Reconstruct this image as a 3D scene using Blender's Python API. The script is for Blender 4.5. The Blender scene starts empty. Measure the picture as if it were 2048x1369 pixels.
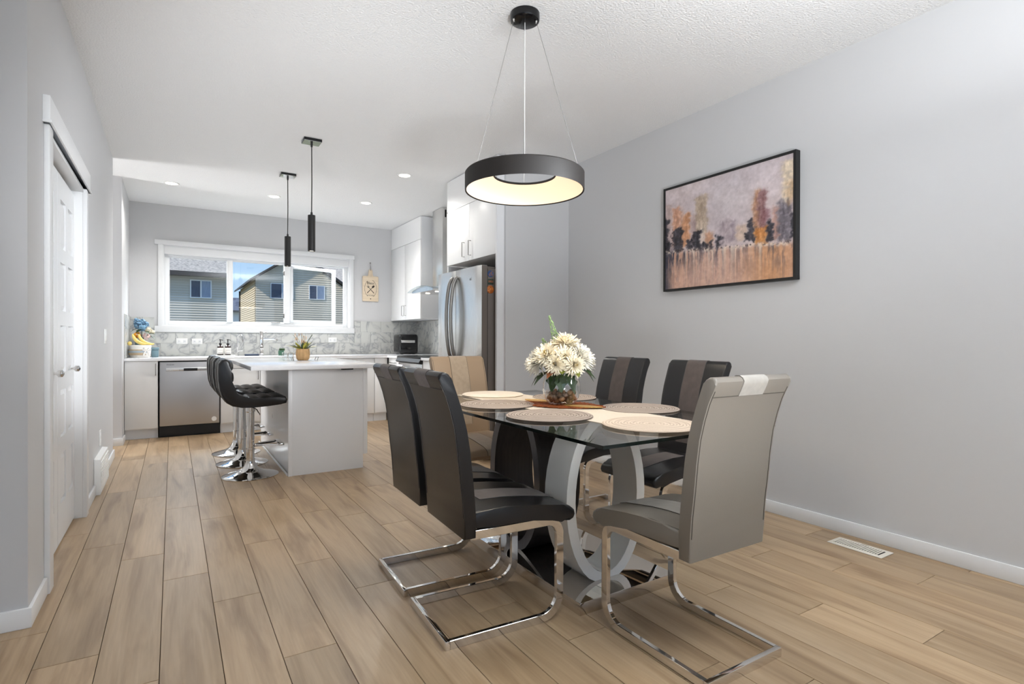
import bpy, bmesh, math, random
import numpy as np
from mathutils import Vector, Matrix
S = bpy.context.scene
COL = S.collection
PI = math.pi
# ------------------------------------------------------------------ camera
def cam_setup():
    f, yaw, pit, rol = 1093.07, .5558, -.0038, .0024
    F = Vector((math.sin(yaw)*math.cos(pit), math.cos(yaw)*math.cos(pit), math.sin(pit)))
    R = Vector((math.cos(yaw), -math.sin(yaw), 0)); U = R.cross(F)
    R2 = R*math.cos(rol)+U*math.sin(rol); U2 = -R*math.sin(rol)+U*math.cos(rol)
    cd = bpy.data.cameras.new('camera'); c = bpy.data.objects.new('camera', cd); COL.objects.link(c)
    cd.sensor_width = 36; cd.lens = f/2048*36; cd.clip_start = .05; cd.clip_end = 300
    m = Matrix((( R2.x, U2.x, -F.x, 0), (R2.y, U2.y, -F.y, 0), (R2.z, U2.z, -F.z, 1.08), (0, 0, 0, 1)))
    c.matrix_world = m; S.camera = c
cam_setup()
# ------------------------------------------------------------------ world, sun, lights, exposure
S.view_settings.view_transform = 'Standard'; S.view_settings.look = 'None'
S.view_settings.gamma = 1; S.view_settings.exposure = 0.36; S.view_settings.use_curve_mapping = False
W = bpy.data.worlds.new('world'); S.world = W; W.use_nodes = True
nt = W.node_tree; nt.nodes.clear()
tcw = nt.nodes.new('ShaderNodeTexCoord'); sxw = nt.nodes.new('ShaderNodeSeparateXYZ'); nt.links.new(tcw.outputs['Generated'], sxw.inputs[0])
sky = nt.nodes.new('ShaderNodeValToRGB'); nt.links.new(sxw.outputs['Z'], sky.inputs[0])      # horizon to zenith of a clear day
se = sky.color_ramp.elements; se[0].position = 0; se[0].color = (.62, .80, .98, 1); se[1].position = 1; se[1].color = (.10, .24, .62, 1)
sk = se.new(.22); sk.color = (.30, .55, .90, 1)
bg = nt.nodes.new('ShaderNodeBackground'); bg.inputs[1].default_value = .85
wo = nt.nodes.new('ShaderNodeOutputWorld')
nt.links.new(sky.outputs[0], bg.inputs[0]); nt.links.new(bg.outputs[0], wo.inputs[0])
def light(name, kind, loc, target, power, color=(1, 1, 1), size=1, size_y=None, spot=None, blend=.6, rad=.05):
    l = bpy.data.lights.new(name, kind); o = bpy.data.objects.new(name, l); COL.objects.link(o)
    l.energy = power; l.color = color; o.location = loc
    if kind == 'AREA':
        l.shape = 'RECTANGLE'; l.size = size; l.size_y = size_y or size
    elif kind == 'SUN': l.angle = .01
    else: l.shadow_soft_size = rad
    if spot: l.spot_size = math.radians(spot); l.spot_blend = blend
    d = Vector(target)-Vector(loc); o.rotation_euler = d.to_track_quat('-Z', 'Y').to_euler()
    return o
light('sunlight', 'SUN', (-20, 6.5, 20), (0, 13.5, 4.0), 3.4, (1, .95, .86))
light('rear_window_daylight', 'AREA', (-.9, -3.5, 1.45), (-.9, 0, 1.25), 8, (.93, .96, 1.0), 2.6, 1.9)
light('rear_window_daylight_right', 'AREA', (2.0, -3.5, 1.5), (1.9, 0, 1.3), 6, (.95, .97, 1.0), 1.7, 1.7)
light('hall_daylight', 'AREA', (-2.3, 6.45, 1.2), (0, 6.45, .8), 46, (1, 1, 1), .5, 1.4)
light('added_ceiling_fill', 'AREA', (1.6, .1, 2.15), (1.6, .1, 2.72), 70, (.92, .96, 1), 1.0, 1.0)  # unseen fill lamp, added to brighten the ceiling from below
light('added_ceiling_fill_forward', 'SPOT', (.6, -.9, .5), (2.0, 2.5, 2.72), 300, (.92, .96, 1), spot=70, blend=1, rad=.25)  # added fill aimed at the ceiling ahead, stands for no real lamp
light('added_fill_above_kitchen_window', 'AREA', (1.03, 9.1, 3.1), (.8, 5.6, .2), 330, (.92, .96, 1), 3.0, 1.2)  # added fill lamp outside, above the view, to brighten the kitchen
light('added_fill_from_left', 'SPOT', (-.35, .6, .35), (1.2, 4.2, 2.72), 210, (.92, .96, 1), spot=52, blend=1, rad=.3)  # invented low fill, lifts the ceiling further in
light('added_fill_on_left_wall', 'SPOT', (2.95, -.25, 1.7), (-.46, 4.75, 1.55), 850, (.92, .96, 1), spot=32, blend=1, rad=.35)  # invented fill from the right, brightens the closet wall
POTS = [(-.01, 6.78), (.99, 6.77), (1.966, 5.205), (1.97, 6.5)]
for i, (px, py) in enumerate(POTS):
    light('downlight', 'SPOT', (px, py, 2.69), (px, py, 0), 30, (1, .97, .92), spot=150, rad=.04)


# ------------------------------------------------------------------ materials
def lin(c):
    return tuple(((v/255)/12.92 if v/255 <= .04045 else ((v/255+.055)/1.055)**2.4) for v in c)+(1,)
def mat(name, col, rough=.5, metal=0, spec=.5, bump=0, bscale=60, noise=0, nscale=8, emit=None, estr=0, coat=0, sheen=0, stretch=None, dist=.002, alpha=None, trans=0, ior=1.45):
    m = bpy.data.materials.new(name); m.use_nodes = True; nt = m.node_tree; b = nt.nodes['Principled BSDF']
    b.inputs['Base Color'].default_value = lin(col); b.inputs['Roughness'].default_value = rough
    b.inputs['Metallic'].default_value = metal; b.inputs['Specular IOR Level'].default_value = spec
    b.inputs['Coat Weight'].default_value = coat; b.inputs['Coat Roughness'].default_value = .05
    b.inputs['Sheen Weight'].default_value = sheen; b.inputs['Transmission Weight'].default_value = trans; b.inputs['IOR'].default_value = ior
    tc = nt.nodes.new('ShaderNodeTexCoord'); mp = nt.nodes.new('ShaderNodeMapping')
    nt.links.new(tc.outputs['Object'], mp.inputs[0])
    if stretch: mp.inputs['Scale'].default_value = stretch
    n = nt.nodes.new('ShaderNodeTexNoise'); n.inputs['Scale'].default_value = nscale; n.inputs['Detail'].default_value = 5
    nt.links.new(mp.outputs[0], n.inputs['Vector'])
    if noise:
        mr = nt.nodes.new('ShaderNodeMapRange'); mr.inputs[1].default_value = .3; mr.inputs[2].default_value = .7
        mr.inputs[3].default_value = 1-noise; mr.inputs[4].default_value = 1+noise
        nt.links.new(n.outputs['Fac'], mr.inputs[0])
        vm = nt.nodes.new('ShaderNodeVectorMath'); vm.operation = 'SCALE'; vm.inputs[0].default_value = lin(col)[:3]
        nt.links.new(mr.outputs[0], vm.inputs['Scale']); nt.links.new(vm.outputs[0], b.inputs['Base Color'])
    else:                                           # faint wear in the gloss keeps every surface procedural
        mr = nt.nodes.new('ShaderNodeMapRange'); mr.inputs[3].default_value = max(rough-.02, 0); mr.inputs[4].default_value = min(rough+.03, 1)
        nt.links.new(n.outputs['Fac'], mr.inputs[0]); nt.links.new(mr.outputs[0], b.inputs['Roughness'])
    if bump:
        n2 = nt.nodes.new('ShaderNodeTexNoise'); n2.inputs['Scale'].default_value = bscale; n2.inputs['Detail'].default_value = 4
        nt.links.new(mp.outputs[0], n2.inputs['Vector'])
        bp = nt.nodes.new('ShaderNodeBump'); bp.inputs['Strength'].default_value = bump; bp.inputs['Distance'].default_value = dist
        nt.links.new(n2.outputs['Fac'], bp.inputs['Height']); nt.links.new(bp.outputs[0], b.inputs['Normal'])
    if emit:
        b.inputs['Emission Color'].default_value = lin(emit); b.inputs['Emission Strength'].default_value = estr
    return m
def glass_mat(name, tint=(1, 1, 1), rough=0.0, ior=1.5, gl=1.0, power=5):
    """thin clear glass: see-through with Fresnel reflection"""
    m = bpy.data.materials.new(name); m.use_nodes = True; nt = m.node_tree; nt.nodes.clear()
    o = nt.nodes.new('ShaderNodeOutputMaterial'); mx = nt.nodes.new('ShaderNodeMixShader')
    t = nt.nodes.new('ShaderNodeBsdfTransparent'); t.inputs[0].default_value = (*tint, 1)
    g = nt.nodes.new('ShaderNodeBsdfGlossy'); g.inputs['Roughness'].default_value = rough; g.inputs[0].default_value = (gl, gl, gl, 1)
    lw = nt.nodes.new('ShaderNodeLayerWeight'); lw.inputs[0].default_value = .5; r0 = ((ior-1)/(ior+1))**2
    pw = nt.nodes.new('ShaderNodeMath'); pw.operation = 'POWER'; pw.inputs[1].default_value = power; nt.links.new(lw.outputs['Facing'], pw.inputs[0])
    sch = nt.nodes.new('ShaderNodeMapRange'); sch.inputs[3].default_value = r0; sch.inputs[4].default_value = 1; nt.links.new(pw.outputs[0], sch.inputs[0])
    nt.links.new(sch.outputs[0], mx.inputs[0]); nt.links.new(t.outputs[0], mx.inputs[1]); nt.links.new(g.outputs[0], mx.inputs[2])
    nt.links.new(mx.outputs[0], o.inputs[0]); return m
def vcol_mat(name, rough=.6, bump=.3, bscale=150, bdist=.002):
    m = bpy.data.materials.new(name); m.use_nodes = True; nt = m.node_tree; b = nt.nodes['Principled BSDF']
    a = nt.nodes.new('ShaderNodeAttribute'); a.attribute_name = 'paint'
    nt.links.new(a.outputs['Color'], b.inputs['Base Color']); b.inputs['Roughness'].default_value = rough
    n = nt.nodes.new('ShaderNodeTexNoise'); n.inputs['Scale'].default_value = bscale
    tc = nt.nodes.new('ShaderNodeTexCoord'); nt.links.new(tc.outputs['Object'], n.inputs['Vector'])
    bp = nt.nodes.new('ShaderNodeBump'); bp.inputs['Strength'].default_value = bump; bp.inputs['Distance'].default_value = bdist
    nt.links.new(n.outputs['Fac'], bp.inputs['Height']); nt.links.new(bp.outputs[0], b.inputs['Normal'])
    return m
def plank_mat():
    m = bpy.data.materials.new('oak_vinyl_plank'); m.use_nodes = True; nt = m.node_tree; b = nt.nodes['Principled BSDF']
    tc = nt.nodes.new('ShaderNodeTexCoord'); oi = nt.nodes.new('ShaderNodeObjectInfo')
    mul = nt.nodes.new('ShaderNodeMath'); mul.operation = 'MULTIPLY'; mul.inputs[1].default_value = 37
    nt.links.new(oi.outputs['Random'], mul.inputs[0])
    cb = nt.nodes.new('ShaderNodeCombineXYZ')
    for k in range(3): nt.links.new(mul.outputs[0], cb.inputs[k])
    ad = nt.nodes.new('ShaderNodeVectorMath'); nt.links.new(tc.outputs['Object'], ad.inputs[0]); nt.links.new(cb.outputs[0], ad.inputs[1])
    mp = nt.nodes.new('ShaderNodeMapping'); mp.inputs['Scale'].default_value = (9, .9, 1); nt.links.new(ad.outputs[0], mp.inputs[0])
    n1 = nt.nodes.new('ShaderNodeTexNoise'); n1.inputs['Scale'].default_value = 1.3; n1.inputs['Detail'].default_value = 6; n1.inputs['Distortion'].default_value = .9
    nt.links.new(mp.outputs[0], n1.inputs['Vector'])
    mp2 = nt.nodes.new('ShaderNodeMapping'); mp2.inputs['Scale'].default_value = (80, 3, 1); nt.links.new(ad.outputs[0], mp2.inputs[0])
    n2 = nt.nodes.new('ShaderNodeTexNoise'); n2.inputs['Scale'].default_value = 1.6; n2.inputs['Detail'].default_value = 4
    nt.links.new(mp2.outputs[0], n2.inputs['Vector'])
    cr = nt.nodes.new('ShaderNodeValToRGB'); e = cr.color_ramp.elements
    e[0].position = .25; e[0].color = lin((138, 111, 82)); e[1].position = .75; e[1].color = lin((190, 165, 134))
    k = cr.color_ramp.elements.new(.5); k.color = lin((175, 149, 117))
    nt.links.new(n1.outputs['Fac'], cr.inputs[0])
    mr = nt.nodes.new('ShaderNodeMapRange'); mr.inputs[3].default_value = .82; mr.inputs[4].default_value = 1.06; nt.links.new(oi.outputs['Random'], mr.inputs[0])
    mr2 = nt.nodes.new('ShaderNodeMapRange'); mr2.inputs[1].default_value = .3; mr2.inputs[2].default_value = .7; mr2.inputs[3].default_value = .93; mr2.inputs[4].default_value = 1.06
    nt.links.new(n2.outputs['Fac'], mr2.inputs[0])
    mm = nt.nodes.new('ShaderNodeMath'); mm.operation = 'MULTIPLY'; nt.links.new(mr.outputs[0], mm.inputs[0]); nt.links.new(mr2.outputs[0], mm.inputs[1])
    sc = nt.nodes.new('ShaderNodeVectorMath'); sc.operation = 'SCALE'; nt.links.new(cr.outputs[0], sc.inputs[0]); nt.links.new(mm.outputs[0], sc.inputs['Scale'])
    nt.links.new(sc.outputs[0], b.inputs['Base Color'])
    b.inputs['Roughness'].default_value = .37; b.inputs['Specular IOR Level'].default_value = .5
    bp = nt.nodes.new('ShaderNodeBump'); bp.inputs['Strength'].default_value = .25; bp.inputs['Distance'].default_value = .001
    nt.links.new(n2.outputs['Fac'], bp.inputs['Height']); nt.links.new(bp.outputs[0], b.inputs['Normal'])
    return m
def marble_mat():
    m = bpy.data.materials.new('veined_marble'); m.use_nodes = True; nt = m.node_tree; b = nt.nodes['Principled BSDF']
    tc = nt.nodes.new('ShaderNodeTexCoord'); oi = nt.nodes.new('ShaderNodeObjectInfo')
    mul = nt.nodes.new('ShaderNodeMath'); mul.operation = 'MULTIPLY'; mul.inputs[1].default_value = 19
    nt.links.new(oi.outputs['Random'], mul.inputs[0])
    cb = nt.nodes.new('ShaderNodeCombineXYZ'); nt.links.new(mul.outputs[0], cb.inputs[0]); nt.links.new(mul.outputs[0], cb.inputs[1])
    ad = nt.nodes.new('ShaderNodeVectorMath'); nt.links.new(tc.outputs['Object'], ad.inputs[0]); nt.links.new(cb.outputs[0], ad.inputs[1])
    n = nt.nodes.new('ShaderNodeTexNoise'); n.inputs['Scale'].default_value = 4.2; n.inputs['Detail'].default_value = 7; n.inputs['Distortion'].default_value = 1.1
    nt.links.new(ad.outputs[0], n.inputs['Vector'])
    s = nt.nodes.new('ShaderNodeMath'); s.operation = 'SUBTRACT'; s.inputs[1].default_value = .5; nt.links.new(n.outputs['Fac'], s.inputs[0])
    a = nt.nodes.new('ShaderNodeMath'); a.operation = 'ABSOLUTE'; nt.links.new(s.outputs[0], a.inputs[0])
    cr = nt.nodes.new('ShaderNodeValToRGB'); e = cr.color_ramp.elements
    e[0].position = 0; e[0].color = lin((152, 154, 156)); e[1].position = .075; e[1].color = lin((200, 201, 197))
    k = cr.color_ramp.elements.new(.02); k.color = lin((182, 183, 182))
    nt.links.new(a.outputs[0], cr.inputs[0]); nt.links.new(cr.outputs[0], b.inputs['Base Color'])
    b.inputs['Roughness'].default_value = .22
    return m
M = {}
M['wall'] = mat('grey_wall_paint', (203, 203, 204), .55, bump=.12, bscale=220, dist=.001)
M['ceil'] = mat('stippled_ceiling', (238, 238, 238), .9, bump=1.0, bscale=95, dist=.006)
M['trim'] = mat('white_trim_paint', (228, 229, 230), .35)
M['door'] = mat('white_door_paint', (226, 227, 228), .3)
M['plank'] = plank_mat()
M['subfloor'] = mat('dark_joint', (60, 46, 34), .9)
M['marble'] = marble_mat()
M['grout'] = mat('grey_grout', (190, 190, 186), .9)
M['cab'] = mat('white_cabinet_laminate', (238, 238, 238), .35)
M['cabgrey'] = mat('cool_white_panel', (230, 231, 233), .28)
M['counter'] = mat('white_quartz', (238, 238, 240), .12, noise=.02, nscale=30)
M['steel'] = mat('brushed_steel', (222, 221, 219), .26, 1, stretch=(60, 60, 1), bump=.05, bscale=30)
M['steeld'] = mat('dark_brushed_steel', (188, 188, 190), .42, 1, stretch=(1, 60, 60))
M['chrome'] = mat('polished_chrome', (226, 224, 222), .05, 1)
M['nickel'] = mat('satin_nickel', (150, 148, 145), .3, 1)
M['black'] = mat('matt_black', (26, 25, 25), .45)
M['blackgloss'] = mat('gloss_black', (14, 14, 16), .12)
M['mirrorbase'] = mat('mirror_steel_plate', (215, 210, 204), .03, 1)
M['bleather'] = mat('black_leather', (25, 24, 25), .30, bump=.25, bscale=260, spec=.55, dist=.001)
M['bsuede'] = mat('brown_suede', (78, 69, 66), .75, noise=.12, nscale=30, sheen=.12, bump=.2, bscale=400)
M['gleather'] = mat('taupe_leather', (128, 121, 112), .36, bump=.2, bscale=260, spec=.5, dist=.001)
M['gsuede'] = mat('pale_taupe_suede', (158, 152, 143), .8, noise=.08, nscale=40, sheen=.5)
M['tleather'] = mat('beige_leather_warm_lit', (160, 137, 112), .36, bump=.2, bscale=260, dist=.001)  # near chair's leather again, warm light tinted into its colour
M['tsuede'] = mat('beige_suede_warm_lit', (170, 152, 131), .8, noise=.08, nscale=40, sheen=.4)  # stripe suede with the same warm light in its colour
M['stitch'] = mat('grey_stitching', (120, 114, 108), .7)
M['stitchd'] = mat('dark_stitching', (84, 78, 70), .7)
M['bstitch'] = mat('black_piping', (64, 61, 60), .5)
M['tglass'] = glass_mat('clear_table_glass', (.93, .95, .94), ior=1.5)
M['tedge'] = mat('dark_green_glass_edge', (12, 20, 18), .1)
M['wglass'] = glass_mat('window_glass', (.97, .98, .98), ior=1.35)
M['vglass'] = glass_mat('vase_glass', (.95, .965, .97), ior=1.6, power=2.4)
M['smoke'] = glass_mat('hood_glass', (.8, .84, .85), ior=1.6)
M['white_lacquer'] = mat('white_gloss_lacquer', (222, 221, 218), .12, coat=.5)
M['wenge'] = mat('wenge_wood', (34, 28, 27), .35, noise=.5, nscale=6, stretch=(12, 12, 1), bump=.2, bscale=50)
M['wengef'] = mat('wenge_lit_face', (84, 82, 86), .3, noise=.15, nscale=8, stretch=(30, 30, 1))  # same wenge; end-face light and curved-face shade are put into colour
def ring_mat(name, ca, cb):
    m = mat(name, ca, .9, bump=.8, bscale=260); nt = m.node_tree; b = nt.nodes['Principled BSDF']
    tc = nt.nodes.new('ShaderNodeTexCoord'); wv = nt.nodes.new('ShaderNodeTexWave'); wv.wave_type = 'RINGS'; wv.rings_direction = 'Z'
    wv.inputs['Scale'].default_value = 27; wv.inputs['Distortion'].default_value = .6; wv.inputs['Detail'].default_value = 2; wv.inputs['Detail Scale'].default_value = 12
    cr = nt.nodes.new('ShaderNodeValToRGB'); cr.color_ramp.elements[0].color = lin(cb); cr.color_ramp.elements[1].color = lin(ca); cr.color_ramp.elements[1].position = .6
    nt.links.new(tc.outputs['Object'], wv.inputs['Vector']); nt.links.new(wv.outputs['Fac'], cr.inputs[0]); nt.links.new(cr.outputs[0], b.inputs['Base Color']); return m
M['matg'] = ring_mat('taupe_woven_cotton', (172, 159, 149), (124, 112, 104))
M['matb'] = ring_mat('cream_woven_cotton', (214, 198, 180), (186, 168, 150))
M['matb2'] = mat('cream_smooth_cotton', (228, 216, 200), .85, noise=.04, nscale=60)
M['runner'] = mat('cream_linen', (214, 202, 186), .85, noise=.04, nscale=160, bump=.3, bscale=400)
M['rust'] = mat('rust_raffia', (150, 76, 30), .7, noise=.35, nscale=70, bump=.6, bscale=150)
M['gold'] = mat('gold_raffia', (206, 164, 92), .45, .2, noise=.3, nscale=120, bump=.6, bscale=200)
M['pebble'] = mat('brown_pebble', (150, 112, 78), .55, noise=.35, nscale=30)
M['pebbled'] = mat('dark_brown_pebble', (92, 66, 46), .55, noise=.35, nscale=30)
M['petal'] = mat('cream_petal', (240, 230, 206), .6, noise=.05, nscale=30)
M['petalw'] = mat('white_petal', (244, 240, 228), .6, noise=.03, nscale=30)
M['petaly'] = mat('yellow_petal_centre', (214, 188, 104), .6, noise=.1, nscale=60)
M['leaf'] = mat('dark_green_leaf', (52, 74, 40), .45, noise=.25, nscale=25)
M['leafy'] = mat('olive_leaf', (118, 122, 44), .5, noise=.2, nscale=25)
M['leafb'] = mat('rust_leaf', (134, 74, 38), .5, noise=.2, nscale=25)
M['sprig'] = mat('pale_green_sprig', (132, 156, 104), .6, noise=.15, nscale=60)
M['stem'] = mat('green_stem', (70, 92, 66), .5)
M['ringblack'] = mat('bronze_black_metal', (27, 23, 21), .6)
M['diffuser'] = mat('warm_light_diffuser', (196, 184, 164), .5, emit=(255, 228, 190), estr=.62)
M['bulb'] = mat('lamp_lens', (255, 250, 240), .5, emit=(255, 244, 226), estr=6)
M['vent'] = mat('almond_metal', (222, 216, 204), .4)
M['dark'] = mat('dark_void', (18, 16, 15), .9)
M['plastic'] = mat('white_plastic', (236, 236, 234), .35)
M['fridgeside'] = mat('dark_grey_side', (106, 98, 92), .45)
M['board'] = mat('pale_pine', (214, 196, 170), .6, noise=.08, nscale=10, stretch=(10, 10, 1))
M['paintv'] = vcol_mat('oil_paint', .6, .5, 140, .003)
M['print'] = vcol_mat('printed_wood', .6, .1)
M['lavender'] = mat('blue_petal', (120, 160, 190), .6, noise=.15, nscale=40)
M['orange'] = mat('orange_petal', (214, 146, 40), .6, noise=.2, nscale=40)
M['pink'] = mat('pink_petal', (226, 196, 190), .6, noise=.1, nscale=40)
M['banana'] = mat('banana_skin', (232, 206, 120), .5, noise=.1, nscale=30)
M['potwood'] = mat('ribbed_pale_wood', (222, 180, 128), .55, noise=.12, nscale=20)
M['teal'] = mat('teal_ceramic', (104, 130, 140), .35)
M['amber'] = mat('dark_amber_bottle', (44, 22, 16), .15)
M['paper'] = mat('label_paper', (226, 222, 216), .7)
M['navy'] = mat('navy_mat', (34, 50, 74), .6)
M['green'] = mat('green_ceramic', (72, 112, 92), .35)
M['towel'] = mat('striped_towel', (214, 216, 222), .9, noise=.12, nscale=3, stretch=(1, 40, 1))
M['sidingg'] = mat('grey_vinyl_siding', (204, 198, 188), .6)
M['sidingb'] = mat('taupe_grey_siding', (210, 200, 184), .6)
M['sidingc'] = mat('beige_vinyl_siding', (206, 190, 162), .6)
M['sidingd'] = mat('brown_vinyl_siding', (140, 126, 112), .6)
M['shingle'] = mat('grey_shingle', (186, 178, 168), .9, noise=.45, nscale=9, bump=.5, bscale=8, stretch=(1, 1, 2), dist=.03)
M['fascia'] = mat('dark_fascia', (58, 54, 54), .5)
M['housewhite'] = mat('white_window_vinyl', (232, 234, 238), .4)
M['houseglass'] = mat('curtained_pane', (62, 74, 98), .15, noise=.25, nscale=4, stretch=(6, 1, 1))
M['houseglass2'] = mat('pale_curtained_pane', (136, 152, 178), .2, noise=.15, nscale=4, stretch=(8, 1, 1))
M['grass'] = mat('dry_lawn', (136, 134, 104), .9, noise=.2, nscale=3)
M['blueroof'] = mat('blue_grey_shingle', (104, 108, 124), .9, noise=.2, nscale=5)

# ------------------------------------------------------------------ mesh helpers
WL = {}
def wloc(o): return WL.get(o.name, Vector((0, 0, 0))) if o else Vector((0, 0, 0))
def fin(bm, name, m, parent=None, smooth=False, angle=35, origin=None, props=None):
    """link the bmesh (scene coordinates) as one object; origin = its own zero point"""
    bmesh.ops.recalc_face_normals(bm, faces=bm.faces)
    org = Vector(origin) if origin is not None else (wloc(parent) if parent else None)
    if org is None:
        xs = [v.co for v in bm.verts]
        lo = Vector((min(v.x for v in xs), min(v.y for v in xs), min(v.z for v in xs)))
        hi = Vector((max(v.x for v in xs), max(v.y for v in xs), max(v.z for v in xs)))
        org = Vector(((lo.x+hi.x)/2, (lo.y+hi.y)/2, lo.z))
    bmesh.ops.translate(bm, verts=bm.verts, vec=-org)
    me = bpy.data.meshes.new(name); bm.to_mesh(me); bm.free()
    ms = m if isinstance(m, (list, tuple)) else [m]
    for q in ms: me.materials.append(q)
    if smooth:
        for p in me.polygons: p.use_smooth = True
        try: me.set_sharp_from_angle(angle=math.radians(angle))
        except Exception: pass
    o = bpy.data.objects.new(name, me); COL.objects.link(o)
    if parent: o.parent = parent
    o.location = org-wloc(parent); WL[o.name] = org
    if props:
        for k, v in props.items(): o[k] = v
    return o
def thing(name, label, cat, loc=(0, 0, 0), group=None):
    o = bpy.data.objects.new(name, None); COL.objects.link(o); o.location = loc; o.empty_display_size = .05
    o['label'] = label; o['category'] = cat
    if group: o['group'] = group
    WL[o.name] = Vector(loc); return o
def tag(o, label, cat, group=None):
    o['label'] = label; o['category'] = cat
    if group: o['group'] = group
    return o
def struct(o, label=None, cat=None):
    o['kind'] = 'structure'
    if label: o['label'] = label
    if cat: o['category'] = cat
    return o
def kids(o): return [c for c in bpy.data.objects if c.parent == o]
def copy_tree(o, parent=None):
    c = o.copy(); COL.objects.link(c)
    if parent: c.parent = parent
    for ch in kids(o): copy_tree(ch, c)
    return c
def box(bm, x0, x1, y0, y1, z0, z1, bev=0, seg=2, mi=0):
    vs = [bm.verts.new(p) for p in ((x0, y0, z0), (x1, y0, z0), (x1, y1, z0), (x0, y1, z0), (x0, y0, z1), (x1, y0, z1), (x1, y1, z1), (x0, y1, z1))]
    fs = [bm.faces.new([vs[i] for i in f]) for f in ((0, 3, 2, 1), (4, 5, 6, 7), (0, 1, 5, 4), (1, 2, 6, 5), (2, 3, 7, 6), (3, 0, 4, 7))]
    for f in fs: f.material_index = mi
    if bev:
        es = list({e for f in fs for e in f.edges})
        bmesh.ops.bevel(bm, geom=es, offset=bev, segments=seg, affect='EDGES', profile=.5)
    return fs
def B(name, dims, m, parent=None, bev=0, seg=2, **k):
    bm = bmesh.new(); box(bm, *dims, bev=bev, seg=seg)
    return fin(bm, name, m, parent, smooth=bev > 0, **k)
def boxes(name, lst, m, parent=None, bev=0, **k):
    bm = bmesh.new()
    for d in lst: box(bm, *d, bev=bev)
    return fin(bm, name, m, parent, smooth=bev > 0, **k)
def prism(bm, pts, axis, a, b, bev=0, seg=2):
    """closed 2-D outline extruded along axis; pts are (u,v): axis y -> (x,z), x -> (y,z), z -> (x,y)"""
    def P(u, v, t):
        return (u, t, v) if axis == 'y' else ((t, u, v) if axis == 'x' else (u, v, t))
    A = [bm.verts.new(P(u, v, a)) for u, v in pts]; Bv = [bm.verts.new(P(u, v, b)) for u, v in pts]
    n = len(pts); fa = bm.faces.new(A); fb = bm.faces.new(Bv[::-1])
    for i in range(n): bm.faces.new((A[i], Bv[i], Bv[(i+1) % n], A[(i+1) % n]))
    if bev:
        es = list(fa.edges)+list(fb.edges)
        bmesh.ops.bevel(bm, geom=es, offset=bev, segments=seg, affect='EDGES', profile=.5)
def ringprism(bm, outer, inner, axis, a, b):
    def P(u, v, t):
        return (u, t, v) if axis == 'y' else ((t, u, v) if axis == 'x' else (u, v, t))
    n = len(outer)
    V = [[bm.verts.new(P(u, v, t)) for u, v in L] for L in (outer, inner) for t in (a, b)]
    oa, ob, ia, ib = V
    for i in range(n):
        j = (i+1) % n
        bm.faces.new((oa[i], oa[j], ob[j], ob[i])); bm.faces.new((ia[i], ib[i], ib[j], ia[j]))
        bm.faces.new((oa[i], ia[i], ia[j], oa[j])); bm.faces.new((ob[i], ob[j], ib[j], ib[i]))
def lathe(bm, prof, seg=32, c=(0, 0, 0), cap=True, axis='z'):
    rings = []
    for r, z in prof:
        ring = []
        for i in range(seg):
            t = 2*PI*i/seg; u, v = r*math.cos(t), r*math.sin(t)
            p = (u, v, z) if axis == 'z' else ((u, z, v) if axis == 'y' else (z, u, v))
            ring.append(bm.verts.new((c[0]+p[0], c[1]+p[1], c[2]+p[2])))
        rings.append(ring)
    for a, b in zip(rings[:-1], rings[1:]):
        for i in range(seg): bm.faces.new((a[i], a[(i+1) % seg], b[(i+1) % seg], b[i]))
    if cap:
        if prof[0][0] > 1e-6: bm.faces.new(rings[0][::-1])
        if prof[-1][0] > 1e-6: bm.faces.new(rings[-1])
def L(name, prof, m, parent=None, c=(0, 0, 0), seg=32, cap=True, smooth=True, axis='z', **k):
    bm = bmesh.new(); lathe(bm, prof, seg, c, cap, axis); bmesh.ops.remove_doubles(bm, verts=bm.verts, dist=1e-6)
    return fin(bm, name, m, parent, smooth=smooth, **k)
def tube(bm, pts, r, seg=8, closed=False, prof=None, up=None):
    """round (or given) section swept along the points"""
    pts = [Vector(p) for p in pts]; n = len(pts); rings = []
    prev = None
    for i, p in enumerate(pts):
        if closed: t = (pts[(i+1) % n]-pts[i-1]).normalized()
        else:
            t = (pts[min(i+1, n-1)]-pts[max(i-1, 0)]).normalized()
        if up is not None: a = Vector(up); a = (a-t*a.dot(t)).normalized()
        elif prev is None:
            a = Vector((0, 0, 1)) if abs(t.z) < .9 else Vector((1, 0, 0)); a = (a-t*a.dot(t)).normalized()
        else: a = (prev-t*prev.dot(t)).normalized()
        prev = a; b = t.cross(a)
        rr = r[i] if isinstance(r, (list, tuple)) else r
        sc = 1.0
        if 0 < i < n-1 or closed:
            d1 = (pts[i]-pts[i-1]).normalized(); d2 = (pts[(i+1) % n]-pts[i]).normalized()
            cs = max(.3, math.sqrt(max(0, (1+d1.dot(d2))/2))); sc = 1/cs
        if prof: ring = [bm.verts.new(p+a*u+b*v*sc) for u, v in prof] if up is not None else [bm.verts.new(p+a*u+b*v) for u, v in prof]
        else: ring = [bm.verts.new(p+a*rr*math.cos(2*PI*k/seg)+b*rr*math.sin(2*PI*k/seg)) for k in range(seg)]
        rings.append(ring)
    m = len(rings[0])
    for i in range(n if closed else n-1):
        A, Bq = rings[i], rings[(i+1) % n]
        for k in range(m): bm.faces.new((A[k], A[(k+1) % m], Bq[(k+1) % m], Bq[k]))
    if not closed: bm.faces.new(rings[0][::-1]); bm.faces.new(rings[-1])
def T(name, pts, r, m, parent=None, seg=8, closed=False, **k):
    bm = bmesh.new(); tube(bm, pts, r, seg, closed); return fin(bm, name, m, parent, smooth=True, **k)
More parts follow.
